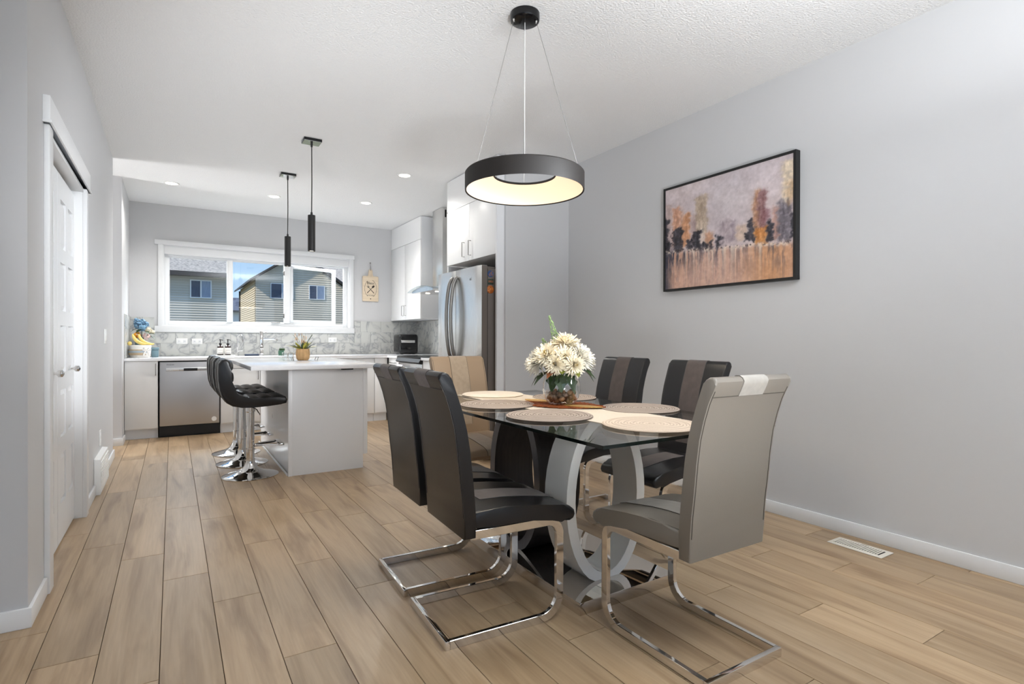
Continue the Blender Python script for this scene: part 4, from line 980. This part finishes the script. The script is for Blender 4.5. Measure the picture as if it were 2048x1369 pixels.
T('power_cable', [Vector((CX, CY, 2.68)), Vector((CX, CY, 2.0))+Rv*.0, Vector((CX, CY, 1.917))+Fv*.2], .0016, M['plastic'], rp_, seg=6)
lr = light('ring_light', 'AREA', (CX, CY, 1.80), (CX, CY, 0), 7, (1, .86, .66), .5); lr.data.shape = 'DISK'; lr.data.size = .5
# ------------------------------------------------------------------ island pendants
def pendant(y, lb):
    t = thing('tube_pendant', lb, 'pendant lamp', (.973, y, 1.80), 'black tube pendants over the island')
    B('canopy', (.903, 1.043, y-.06, y+.06, 2.700, H-.001), M['blackgloss'], t, bev=.001)
    B('canopy_plate', (.906, 1.040, y-.057, y+.057, 2.6975, 2.700), M['chrome'], t)
    L('strain_relief', [(0, 2.665), (.008, 2.665), (.010, 2.695), (0, 2.697)], M['black'], t, c=(.973, y, 0), seg=12)
    T('cord', [(.973, y, 2.68), (.975, y, 2.4), (.973, y, 2.12)], .0042, M['black'], t, seg=8)
    L('tube_shade', [(0, 2.128), (.008, 2.128), (.010, 2.105), (.029, 2.103), (.0295, 2.095), (.0295, 1.808), (.026, 1.806), (.026, 1.83), (0, 1.83)], M['black'], t, c=(.973, y, 0), seg=32)
    L('lamp_lens', [(0, 1.812), (.025, 1.812), (.025, 1.828), (0, 1.828)], M['bulb'], t, c=(.973, y, 0), seg=24)
    light('pendant_spot', 'SPOT', (.973, y, 1.79), (.973, y, 0), 4, (1, .95, .88), spot=70, rad=.02)
pendant(4.70, 'black tube pendant nearest the camera over the island'); pendant(5.80, 'black tube pendant over the island, farther from the camera')
# recessed lights
lb = ['recessed ceiling light at the left above the dishwasher', 'recessed ceiling light above the sink, behind the pendants', 'recessed ceiling light nearest to the ring lamp', 'recessed ceiling light in front of the tall corner cabinet']
for (px, py), t_ in zip(POTS, lb):
    t = thing('recessed_light', t_, 'ceiling light', (px, py, H), 'recessed lights in the kitchen ceiling')
    L('trim_ring', [(.052, H-.002), (.058, H-.007), (.070, H-.007), (.074, H-.001), (.052, H-.001)], M['plastic'], t, c=(px, py, 0), seg=36, cap=False)
    L('lens', [(0, H-.004), (.053, H-.004), (.053, H-.001), (0, H-.001)], M['bulb'], t, c=(px, py, 0), seg=36)

# ------------------------------------------------------------------ painting
PY0, PY1, PZ0, PZ1 = 1.878, 2.912, 1.447, 2.222
pa = thing('painting', 'abstract skyline painting in pink, rust and charcoal in a thin black frame', 'painting', (XR, (PY0+PY1)/2, PZ0))
boxes('frame', [(3.155, XR-.001, PY0, PY0+.016, PZ0, PZ1), (3.155, XR-.001, PY1-.016, PY1, PZ0, PZ1), (3.155, XR-.001, PY0+.016, PY1-.016, PZ0, PZ0+.016), (3.155, XR-.001, PY0+.016, PY1-.016, PZ1-.016, PZ1)], M['black'], pa)
def vnoise(U, V, fx, fy, seed, oct=4):
    r = np.random.RandomState(seed); out = np.zeros_like(U); amp = 1; tot = 0
    for o_ in range(oct):
        gx, gy = int(fx*2**o_)+2, int(fy*2**o_)+2; g = r.rand(gy+1, gx+1)
        x = U*(gx-1.001); y = V*(gy-1.001); i = x.astype(int); j = y.astype(int); fx_ = x-i; fy_ = y-j
        fx_ = fx_*fx_*(3-2*fx_); fy_ = fy_*fy_*(3-2*fy_)
        v = (g[j, i]*(1-fx_)+g[j, i+1]*fx_)*(1-fy_)+(g[j+1, i]*(1-fx_)+g[j+1, i+1]*fx_)*fy_
        out += v*amp; tot += amp; amp *= .55
    return out/tot
def art(U, V):
    n1 = vnoise(U, V, 3, 3, 1); n2 = vnoise(U, V, 14, 10, 2); n3 = vnoise(U, V, 60, 12, 3, 3); n4 = vnoise(U, V, 50, 40, 4, 3)
    dx = (vnoise(U, V, 22, 30, 5)-.5)*.05; dy = (vnoise(U, V, 30, 14, 6)-.5)*.07
    C = np.stack([208+36*(n1-.5)+40*(n2-.5), 194+32*(n1-.5)+44*(n2-.5), 196+26*(n1-.5)+48*(n2-.5)], -1)
    cl = np.exp(-((U-.55)/.25)**2-((V-.72)/.3)**2)[..., None]; C = C*(1-.35*cl)+np.array([178, 176, 182])*.35*cl
    pk_ = np.clip(1-V/.95, 0, 1)[..., None]*.25; C = C*(1-pk_)+np.array([214, 188, 182])*pk_
    wl = .375-.1*U
    def blk(x0, x1, y0, y1, col, al=.85, soft=.012, ragged=1.0):
        nonlocal C
        u, v = U+dx*ragged, V+dy*ragged
        a = 1/(1+np.exp(-(u-x0)/soft*2))*1/(1+np.exp((u-x1)/soft*2))*1/(1+np.exp((v-y1)/soft*2))*1/(1+np.exp(-(v-y0)/soft*2))
        a = a*al*np.clip(.55+1.1*n4, 0, 1); c = np.array(col, float)+(n3[..., None]-.5)*70+(n4[..., None]-.5)*50
        C = C*(1-a[..., None])+c*a[..., None]
    blk(0, .06, .38, .86, (170, 140, 128), .5); blk(.07, .15, .42, .80, (196, 138, 104), .8); blk(.155, .225, .40, .73, (198, 136, 92), .85)
    blk(.24, .285, .42, .70, (160, 132, 128), .6); blk(.275, .375, .50, .85, (172, 150, 124), .8); blk(.29, .37, .40, .62, (214, 196, 178), .6)
    blk(.36, .43, .36, .50, (190, 128, 84), .7); blk(.475, .555, .36, .58, (158, 142, 146), .75); blk(.56, .607, .36, .56, (146, 130, 138), .7); blk(.61, .69, .36, .5, (206, 174, 140), .5)
    blk(.735, .77, .36, .78, (184, 132, 96), .9); blk(.765, .82, .36, .76, (124, 82, 82), .85); blk(.79, .85, .50, .60, (116, 70, 76), .6)
    blk(.74, .83, .30, .45, (196, 128, 64), .9); blk(.87, .91, .32, .60, (168, 116, 96), .7); blk(.90, .98, .30, .65, (98, 92, 100), .9)
    blk(.93, 1.01, .64, .95, (222, 204, 174), .8); blk(.955, 1.01, .60, .78, (200, 160, 118), .5)
    for (a, b, c, d) in ((-.02, .03, .36, .70), (.0, .055, .3, .48), (.07, .165, .36, .585), (.255, .32, .33, .54), (.2, .25, .36, .47), (.32, .38, .33, .40), (.385, .425, .31, .42), (.452, .492, .32, .44), (.698, .74, .33, .52), (.66, .70, .34, .42), (.825, .872, .32, .50), (.98, 1.01, .3, .52)):
        blk(a, b, c, d, (42, 40, 48), .95, .008, 1.3)
    # water: streaks hanging from the waterline
    st_ = vnoise(np.clip(U+(n2-.5)*.05, 0, 1), V, 44, 7, 8, 3)*.6+vnoise(U, V*.3, 90, 2, 18, 2)*.4; w = 1/(1+np.exp((V-wl-(n2-.5)*.03)/.009)); base = np.stack([202+40*(n1-.5), 160+40*(n1-.5), 138+46*(n1-.5)], -1)
    pkm = np.exp(-((U-.45)/.3)**2)[..., None]; base = base*(1-.55*pkm)+np.array([208, 174, 162])*.55*pkm
    rt = np.exp(-((U-.85)/.16)**2)[..., None]; base = base*(1-.6*rt)+np.array([204, 146, 96])*.6*rt
    dep = np.clip((wl-V)/.36, 0, 1)
    dark = np.clip((st_-.44)*6, 0, 1)*np.exp(-dep*(1.2+2.5*n2))*(.45+1.0*np.exp(-(U/.22)**2)+.5*np.exp(-((U-.95)/.1)**2)+.35*np.exp(-((U-.45)/.12)**2))
    dark = np.clip(dark+.75*np.exp(-(U/.05)**2), 0, .92)
    wat = base*(1-dark[..., None])+np.array([58, 58, 72])*dark[..., None]
    lt = np.clip((vnoise(U, V*.3, 60, 2, 9, 2)-.60)*6, 0, .7)*np.exp(-dep*3); wat = wat*(1-lt[..., None])+np.array([228, 214, 196])*lt[..., None]
    C = C*(1-w[..., None])+wat*w[..., None]
    # light scribbles at the shore
    sh = np.exp(-((V-wl)/.018)**2)*np.clip((n4-.45)*5, 0, 1); C = C*(1-sh[..., None]*.8)+np.array([222, 204, 184])*sh[..., None]*.8
    sh = np.exp(-((V-wl-.01)/.012)**2)*np.clip((vnoise(U, V, 90, 60, 12, 2)-.55)*6, 0, 1); C = C*(1-sh[..., None]*.8)+np.array([60, 50, 50])*sh[..., None]*.8
    C += (n4[..., None]-.5)*26
    return C
paintmesh('canvas', 330, 250, art, lambda u, v: (3.160, PY1-.016-u*(PY1-PY0-.032), PZ0+.016+v*(PZ1-PZ0-.032)), pa)

# ------------------------------------------------------------------ floor and wall registers, switches
fv = thing('floor_register', 'cream metal floor register near the right baseboard', 'vent', (3.04, 1.455, 0))
B('plate', (2.978, 3.106, 1.328, 1.592, 0, .005), M['vent'], fv, bev=.002)
B('opening', (3.005, 3.078, 1.352, 1.568, .005, .0056), M['dark'], fv)
for k in range(18):
    y = 1.358+k*.0122
    B('louvre', (3.004, 3.079, y, y+.0075, .0052, .0078), M['vent'], fv)
B('lever', (3.085, 3.092, 1.44, 1.47, .005, .009), M['vent'], fv)
wv = thing('wall_register', 'white baseboard register on the closet wall', 'vent', (-.44, 4.97, 0))
bm = bmesh.new(); prism(bm, [(XL+.001, 0), (XL+.036, 0), (XL+.042, .02), (XL+.036, .245), (XL+.001, .25)], 'y', 4.705, 5.24, bev=.002); fin(bm, 'body', M['plastic'], wv)
for k in range(9): B('louvre', (XL+.036, XL+.0425, 4.74, 5.205, .035+k*.022, .047+k*.022), M['plastic'], wv)
def plate(y, z, w, h, lb, cat, rocker=True):
    t = thing('light_switch' if rocker else 'wall_outlet', lb, cat, (XL, y, z-h/2))
    B('cover_plate', (XL+.0005, XL+.007, y-w/2, y+w/2, z-h/2, z+h/2), M['plastic'], t, bev=.002)
    if rocker: B('rocker', (XL+.007, XL+.011, y-w*.25, y+w*.25, z-h*.3, z+h*.3), M['plastic'], t, bev=.001)
    else:
        for s in (-1, 1): B('socket', (XL+.007, XL+.009, y-w*.25, y+w*.25, z+s*h*.2-.014, z+s*h*.2+.014), M['plastic'], t, bev=.001)
plate(5.42, 1.10, .12, .115, 'white light switch on the wall past the closet', 'switch'); plate(5.06, .345, .07, .115, 'white outlet low on the wall above the register', 'outlet', False)
def bsplate(x, z, w, h, lb):
    t = thing('wall_outlet', lb, 'outlet', (x, YB-.011, z-h/2), 'outlets on the backsplash'); y = YB-.011
    B('cover_plate', (x-w/2, x+w/2, y-.005, y, z-h/2, z+h/2), M['plastic'], t, bev=.0015)
    for s in (-1, 1): B('socket', (x+s*w*.24-.014, x+s*w*.24+.014, y-.0065, y-.005, z-.018, z+.018), M['trim'], t, bev=.001)
    for s in (-1, 1): boxes('slot', [(x+s*w*.24-.006, x+s*w*.24-.004, y-.0069, y-.0064, z-.006, z+.006), (x+s*w*.24+.004, x+s*w*.24+.006, y-.0069, y-.0064, z-.006, z+.006)], M['dark'], t)
bsplate(.098, 1.055, .12, .072, 'leftmost white outlet on the marble backsplash'); bsplate(.262, 1.053, .115, .070, 'second white outlet on the backsplash beside the leftmost one'); bsplate(1.92, 1.073, .118, .072, 'white outlet on the backsplash to the right of the island plant')

# ------------------------------------------------------------------ hanging board
by = YB-.004
bd = thing('hanging_board', 'pale wooden chopping board with dark printed cutlery hanging beside the window', 'wall decor', (2.462, by, 1.64))
def outline():
    p = [(2.344, 1.640), (2.580, 1.640), (2.580, 2.000), (2.56, 2.008), (2.50, 2.008)]
    p += [(2.492, 2.03), (2.490, 2.075)]+arc(2.462, 2.08, .028, 0, 180, 8)+[(2.434, 2.075), (2.432, 2.03), (2.424, 2.008), (2.364, 2.008), (2.344, 2.0)]
    return p
bm = bmesh.new(); prism(bm, outline(), 'y', by-.018, by, bev=.002); fin(bm, 'board', M['board'], bd)
def pboard(U, V):
    n = vnoise(U*.3, V, 2, 24, 3, 3); C = np.stack([222+24*(n-.5), 204+24*(n-.5), 178+26*(n-.5)], -1)
    x = (U-.5)*.222; y = (V-.5)*.352; ink = np.zeros_like(U)
    ra = np.sqrt((x/.088)**2+((y-.005)/.128)**2); an = np.degrees(np.arctan2(y-.005, x))
    band = (np.abs(ra-1) < .022)&~((an > 78)&(an < 112))&~((an > -112)&(an < -72)); ink = np.maximum(ink, band)
    def seg(x0, y0, x1, y1, w0, w1):
        dx_, dy_ = x1-x0, y1-y0; t = np.clip(((x-x0)*dx_+(y-y0)*dy_)/(dx_**2+dy_**2), 0, 1); d = np.hypot(x-x0-t*dx_, y-y0-t*dy_); return d < (w0+(w1-w0)*t)
    ink = np.maximum(ink, seg(-.048, -.058, .028, .022, .0055, .003)); ink = np.maximum(ink, seg(.048, -.058, -.028, .022, .0055, .003))
    ink = np.maximum(ink, ((((x-.038)*.7+(y-.034)*.7)/.024)**2+(((x-.038)*.7-(y-.034)*.7)/.015)**2) < 1)
    for o_ in (-.010, 0, .010): ink = np.maximum(ink, seg(-.030+o_*.7, .024+o_*.7, -.047+o_*.7, .042+o_*.7, .0028, .0026))
    ink = np.maximum(ink, seg(-.036, .018, -.022, .031, .004, .004)); ink = np.maximum(ink, np.hypot(x, y+.145) < .008)
    return C*(1-ink[..., None])+np.array([48, 36, 30])*ink[..., None]
paintmesh('printed_face', 150, 230, pboard, lambda u, v: (2.351+u*.222, by-.0185, 1.645+v*.352), bd, M['print'])
text('lettering', 'Bless', .055, M['dark'], bd, (2.462, by-.019, 1.905), (PI/2, 0, 0)); text('lettering', 'KITCHEN', .024, M['dark'], bd, (2.462, by-.019, 1.725), (PI/2, 0, 0))
T('hanging_loop', [(2.462, by-.02, 2.085), (2.456, by-.012, 2.13), (2.462, by-.006, 2.19), (2.468, by-.012, 2.13), (2.462, by-.02, 2.085)], .0025, M['nickel'], bd, seg=6)
L('wall_hook', [(0, 0), (.009, 0), (.012, -.006), (.008, -.013), (0, -.014)], M['nickel'], bd, c=(2.463, by+.003, 2.20), seg=16, axis='y')

# ------------------------------------------------------------------ things on the kitchen counter
ZT = ZC
# flowers at the left end
fb = thing('flower_arrangement', 'blue, orange and pink flower arrangement in the counter corner behind the basket', 'flowers', (-.36, 7.72, ZT))
L('pot', [(0, 0), (.05, 0), (.062, .10), (.064, .17), (0, .17)], M['teal'], fb, c=(-.345, 7.72, ZT), seg=24)
def puff(c, r, m, seed, n=38):
    rnd = random.Random(seed); bm = bmesh.new()
    for k in range(n):
        v = Vector((rnd.gauss(0, 1), rnd.gauss(0, 1), rnd.gauss(0, 1))).normalized(); p = Vector(c)+v*r*rnd.uniform(.6, .95)
        q = Vector((0, 0, 1)).rotation_difference(v).to_matrix(); ico(bm, p, r*.36, 1, (1, .8, .28), rot=q)
    return fin(bm, 'blossom', m, fb, smooth=True)
for i, (x, y, z, r, mm_) in enumerate([(-.375, 7.70, 1.245, .05, 'lavender'), (-.335, 7.68, 1.215, .05, 'lavender'), (-.39, 7.72, 1.29, .035, 'lavender'), (-.335, 7.72, 1.28, .04, 'lavender'), (-.30, 7.70, 1.25, .035, 'lavender'), (-.385, 7.66, 1.125, .042, 'orange'), (-.295, 7.64, 1.11, .042, 'pink'), (-.275, 7.68, 1.185, .035, 'petal'), (-.24, 7.7, 1.165, .03, 'petal')]):
    puff((x, y, z), r, M[mm_], i)
for i, (p, d) in enumerate([((-.27, 7.67, 1.14), (1, -.3, .2)), ((-.27, 7.67, 1.12), (1, -.2, -.4)), ((-.34, 7.66, 1.19), (-.6, -.6, -.2)), ((-.31, 7.66, 1.17), (.5, -.8, 0)), ((-.35, 7.67, 1.1), (.2, -1, -.3)), ((-.38, 7.68, 1.2), (-.8, 0, -.2))]):
    leafm(p, d, .075, .022, M['leaf'], i, fb)
T('stem', [(-.345, 7.72, ZT+.165), (-.34, 7.71, 1.18)], .004, M['stem'], fb)
fb.location.x += .036
bk = thing('gift_basket', 'white and sand striped round basket with a ribbon bow at the counter end', 'basket', (-.33, 7.46, ZT))
L('basket_body', [(0, 0), (.092, 0), (.100, .04), (.103, .09), (.105, .135), (.100, .138), (.098, .09), (0, .07)], M['paper'], bk, c=(-.318, 7.44, ZT+.0005), seg=40)
L('sand_band', [(.1015, .028), (.1035, .035), (.1055, .085), (.1045, .092)], mat('sand_cotton_band', (176, 156, 128), .9, noise=.15, nscale=40), bk, c=(-.325, 7.44, ZT), seg=40, cap=False)
L('blue_band', [(.1048, .055), (.1062, .06), (.1064, .072), (.1055, .078)], mat('blue_grey_band', (150, 162, 172), .9), bk, c=(-.325, 7.44, ZT), seg=40, cap=False)
bm = bmesh.new()
for s in (-1, 1):
    c = Vector((-.255, 7.352, ZT+.085)); tube(bm, [c, c+Vector((s*.025, -.008, .022)), c+Vector((s*.04, -.006, .002)), c+Vector((s*.02, -.006, -.008)), c], [.003, .010, .010, .008, .003], 6)
    tube(bm, [c, c+Vector((s*.018, -.008, -.03)), c+Vector((s*.03, -.004, -.065))], [.004, .009, .011], 6)
fin(bm, 'ribbon_bow', M['paper'], bk, smooth=True)
bk.location.x += .008
for i, (x, y, z, a) in enumerate([(-.30, 7.475, 1.0, .1), (-.335, 7.405, 1.0, -.15)]):
    bm = bmesh.new(); pts = []; rs = []
    for k in range(13):
        t = k/12; an = math.radians(185+95*t)
        pts.append((x+.10+.125*math.cos(an)*math.cos(a)-.02*i, y+.125*math.cos(an)*math.sin(a), z+.148+.125*math.sin(an))); rs.append(.0045 if k in (0,) else .018*math.sin(PI*min(.95, max(.08, t)))**.45)
    tube(bm, pts, rs, 10); o = fin(bm, 'banana', M['banana'], smooth=True)
    tag(o, ['yellow banana on the basket, tip pointing right', 'yellow banana on the basket, standing behind on the left'][i], 'banana', 'bananas on the basket')
lm = bmesh.new(); ico(lm, (-.405, 7.40, 1.030), .022, 2, (1, 1, 1.1)); tag(fin(lm, 'lemon', M['banana'], smooth=True), 'small yellow fruit at the left rim of the basket', 'fruit')
jr = thing('jar', 'teal lidded jar beside the basket', 'jar', (-.18, 7.5, ZT))
bm = bmesh.new(); box(bm, -.207, -.137, 7.50, 7.57, ZT, ZT+.085, bev=.008); fin(bm, 'body', M['teal'], jr, smooth=True); B('lid', (-.212, -.132, 7.495, 7.575, ZT+.085, ZT+.112), M['teal'], jr, bev=.006)
# soap bottles on a tray
tr = B('soap_tray', (.42, .66, 7.52, 7.62, ZT, ZT+.014), M['plastic'], bev=.004); tag(tr, 'small white tray under the two soap bottles', 'tray')
def soap(x, lb):
    t = thing('soap_bottle', lb, 'bottle', (x, 7.57, ZT+.0145), 'amber soap bottles by the sink'); c = (x, 7.57, ZT+.0145)
    L('bottle', [(0, 0), (.033, 0), (.035, .004), (.035, .095), (.030, .108), (.014, .118), (.012, .126), (0, .126)], M['amber'], t, c=c, seg=28)
    L('label', [(.0353, .014), (.0356, .015), (.0356, .088), (.0353, .089)], M['paper'], t, c=c, seg=28, cap=False)
    boxes('label_print', [(x-.026, x+.026, 7.57-.0362, 7.57-.0355, ZT+.040, ZT+.043), (x-.026, x+.026, 7.57-.0362, 7.57-.0355, ZT+.072, ZT+.074)], M['dark'], t)
    L('pump', [(0, .126), (.015, .127), (.015, .145), (.006, .150), (.005, .180), (.012, .182), (.012, .192), (0, .193)], M['black'], t, c=c, seg=16)
    T('nozzle', [(x, 7.57, ZT+.2005), (x+.02, 7.545, ZT+.201), (x+.024, 7.54, ZT+.192)], .004, M['black'], t)
soap(.497, 'dark amber soap bottle standing on the left of the tray'); soap(.579, 'dark amber soap bottle standing on the right of the tray')
# small gooseneck tap
g1 = thing('filter_tap', 'slim chrome gooseneck tap beside the soap bottles', 'tap', (.69, 7.62, ZT))
pts = [(.69, 7.62, ZT), (.69, 7.62, ZT+.215)]+[(.69+.028-.028*math.cos(math.radians(a)), 7.62-.03*(a/180), ZT+.215+.05*math.sin(math.radians(a))) for a in range(20, 181, 20)]+[(.748, 7.59, ZT+.18)]
T('spout', pts, .0065, M['chrome'], g1, seg=10); L('base', [(0, 0), (.019, 0), (.017, .02), (.009, .03), (0, .03)], M['chrome'], g1, c=(.69, 7.62, ZT), seg=20)
T('lever', [(.69, 7.62, ZT+.06), (.745, 7.60, ZT+.066)], .005, M['chrome'], g1)
g2 = thing('kitchen_faucet', 'tall square chrome faucet with a sideways spout at the sink', 'faucet', (.965, 7.62, ZT))
B('column', (.945, .985, 7.60, 7.64, ZT, ZT+.315), M['chrome'], g2, bev=.006)
bm = bmesh.new(); tube(bm, [(.97, 7.62, ZT+.205), (1.10, 7.60, ZT+.212), (1.135, 7.592, ZT+.208), (1.145, 7.59, ZT+.19)], [.013, .013, .014, .015], 10); fin(bm, 'spout', M['chrome'], g2, smooth=True)
B('base_plate', (.93, 1.0, 7.585, 7.655, ZT, ZT+.01), M['chrome'], g2, bev=.003)
T('lever', [(.975, 7.62, ZT+.29), (1.02, 7.61, ZT+.298)], .006, M['chrome'], g2)
sm = B('drying_mat', (.765, .925, 7.50, 7.60, ZT, ZT+.024), M['navy'], bev=.008); tag(sm, 'rolled navy drying mat lying between the two taps', 'mat')
sp = thing('sponge_holder', 'small green frog shaped sponge holder by the sink', 'holder', (1.19, 7.56, ZT))
L('cup', [(0, 0), (.030, 0), (.036, .03), (.034, .065), (.029, .066), (.03, .01), (0, .01)], M['green'], sp, c=(1.19, 7.56, ZT), seg=24)
bm = bmesh.new(); box(bm, 1.165, 1.235, 7.545, 7.575, ZT+.06, ZT+.095, bev=.012); fin(bm, 'scrubber', M['leaf'], sp, smooth=True)
B('sink_rim', (.70, 1.24, 7.17, 7.52, ZT-.0005, ZT+.002), M['steel'], bev=.0008); tag(bpy.data.objects['sink_rim'], 'stainless sink rim set in the counter under the window', 'sink')
# air fryer
af = thing('air_fryer', 'black air fryer with a silver band on the corner counter', 'air fryer', (2.86, 7.50, ZT))
bm = bmesh.new(); box(bm, 2.715, 2.995, 7.36, 7.64, ZT+.006, ZT+.285, bev=.035, seg=4); fin(bm, 'body', M['blackgloss'], af, smooth=True, angle=60)
B('silver_band', (2.735, 2.94, 7.356, 7.362, ZT+.165, ZT+.200), M['steel'], af, bev=.002); B('basket_front', (2.735, 2.955, 7.350, 7.362, ZT+.02, ZT+.155), M['blackgloss'], af, bev=.005)
B('basket_handle', (2.82, 2.86, 7.305, 7.352, ZT+.075, ZT+.10), M['black'], af, bev=.005); boxes('foot', [(2.75, 2.78, 7.40, 7.43, ZT, ZT+.006), (2.93, 2.96, 7.40, 7.43, ZT, ZT+.006), (2.75, 2.78, 7.57, 7.60, ZT, ZT+.006), (2.93, 2.96, 7.57, 7.60, ZT, ZT+.006)], M['black'], af)
# items next to the fridge
bm = bmesh.new(); lathe(bm, [(0, 0), (.075, 0), (.075, .016), (0, .016)], 32, (0, 0, 0), axis='x')
for v in bm.verts: v.co = Matrix.Rotation(math.radians(-12), 3, 'Y') @ v.co+Vector((3.10, 6.60, ZT+.088))
o = fin(bm, 'round_board', M['potwood'], smooth=True); tag(o, 'small round wooden board leaning on the tiles behind the range', 'board')
cpz = .8785
mg2 = thing('ceramic_dish', 'small white ceramic spoon dish on the range top', 'dish', (3.02, 6.50, cpz)); L('dish_body', [(0, 0), (.035, 0), (.045, .03), (.03, .07), (.027, .07), (.04, .03), (0, .008)], M['plastic'], mg2, c=(3.02, 6.50, cpz), seg=24)

# ------------------------------------------------------------------ things on the island
IX, IY, IZ = 1.06, 5.50, .8755
pp = thing('plant_pot', 'ribbed pale wooden pot on the island', 'pot', (IX, IY, IZ)); bm = bmesh.new(); sg = 48
for (r0, z) in ((.0, 0), (.045, 0), (.056, .02), (.063, .06), (.060, .10), (.056, .115)):
    pass
rings = []
for (r0, z) in ((.045, .0055), (.056, .02), (.063, .06), (.060, .10), (.056, .115), (.048, .113), (.048, .09)):
    rings.append([bm.verts.new((IX+(r0+.0025*math.cos(12*2*PI*i/sg))*math.cos(2*PI*i/sg), IY+(r0+.0025*math.cos(12*2*PI*i/sg))*math.sin(2*PI*i/sg), IZ+z)) for i in range(sg)])
for A, Bq in zip(rings[:-1], rings[1:]):
    for i in range(sg): bm.faces.new((A[i], A[(i+1) % sg], Bq[(i+1) % sg], Bq[i]))
bm.faces.new(rings[0][::-1]); bm.faces.new(rings[-1]); fin(bm, 'pot_body', M['potwood'], pp, smooth=True)
ip = thing('potted_flowers', 'yellow flowering plant with grey leaves growing in the island pot', 'plant', (IX, IY, IZ+.09))
rn = random.Random(21)
ylm = mat('yellow_green_leaf', (190, 184, 84), .5, noise=.2, nscale=30); plm = mat('grey_sage_leaf', (128, 142, 134), .5, noise=.15, nscale=30); pink = mat('peach_bud', (232, 196, 160), .5)
def blade(p, d, ln, w, m, nm='leaf', curl=.25):
    d = Vector(d).normalized(); s = d.cross(Vector((0, 0, 1))); s = s.normalized() if s.length > .05 else Vector((1, 0, 0)); bm = bmesh.new(); vl = []
    for i in range(7):
        t = i/6; c = Vector(p)+d*ln*t-Vector((0, 0, 1))*ln*curl*t*t; ww = w*math.sin(PI*min(.97, t*.9+.1))
        vl.append([bm.verts.new(c-s*ww), bm.verts.new(c+Vector((0, 0, -ww*.3))), bm.verts.new(c+s*ww)])
    for i in range(6):
        for k in range(2): bm.faces.new((vl[i][k], vl[i][k+1], vl[i+1][k+1], vl[i+1][k]))
    fin(bm, nm, m, ip, smooth=True, angle=70)
for k in range(26):
    a = rn.uniform(0, 2*PI); e = rn.uniform(.5, 1.9); blade((IX+.02*math.cos(a), IY+.02*math.sin(a), IZ+.10), (math.cos(a), math.sin(a), e), rn.uniform(.10, .165), .015, [ylm, M['leaf'], M['leafy'], ylm][k % 4])
for a in (.55+PI, -.45, 2.2, .2): blade((IX, IY, IZ+.12), (math.cos(a), math.sin(a), .3), .135, .022, plm)
bm = bmesh.new()
for k in range(16):
    a = rn.uniform(0, 2*PI); rr = rn.uniform(.02, .10); p = Vector((IX+rr*math.cos(a), IY+rr*math.sin(a), IZ+.20+rn.uniform(-.03, .05)))
    for q in range(5): ico(bm, p+Vector((0, 0, q*.006-.012))+Vector((rn.uniform(-.003, .003), rn.uniform(-.003, .003), 0)), .0042, 1)
fin(bm, 'flower_buds', pink, ip, smooth=True)
for k in range(7):
    a = rn.uniform(0, 2*PI); T('flower_stalk', [(IX, IY, IZ+.09), (IX+.05*math.cos(a), IY+.05*math.sin(a), IZ+.19), (IX+.09*math.cos(a), IY+.09*math.sin(a), IZ+.25)], .0016, M['stem'], ip, seg=5)
wt = thing('wire_tray', 'thin grey metal tray under the island pot', 'tray', (IX, IY, IZ-.0003)); bm = bmesh.new()
box(bm, IX-.09, IX+.12, IY-.075, IY+.075, IZ-.0003, IZ+.004); fin(bm, 'tray_plate', M['steel'], wt)
for s in (-1, 1):
    x = IX+(.12 if s > 0 else -.09); T('handle', [(x, IY-.05, IZ+.003), (x+s*.012, IY-.05, IZ+.035), (x+s*.012, IY+.05, IZ+.035), (x, IY+.05, IZ+.003)], .003, M['nickel'], wt)
for i, (x, y, lbx) in enumerate(((IX-.115, IY-.02, 'clear glass tumbler left of the island pot, nearer the camera'), (IX-.13, IY+.16, 'clear glass tumbler left of the island pot, farther back'))):
    t = thing('tumbler', lbx, 'glass', (x, y, IZ-.0003), 'glass tumblers on the island'); L('glass_body', [(0, 0), (.026, 0), (.031, .075), (.029, .075), (.025, .006), (0, .006)], M['vglass'], t, c=(x, y, IZ-.0003), seg=24); L('rim', [(.0300, .0735), (.0315, .075), (.0300, .0765), (.0288, .075)], M['chrome'], t, c=(x, y, IZ-.0003), seg=24, cap=False)
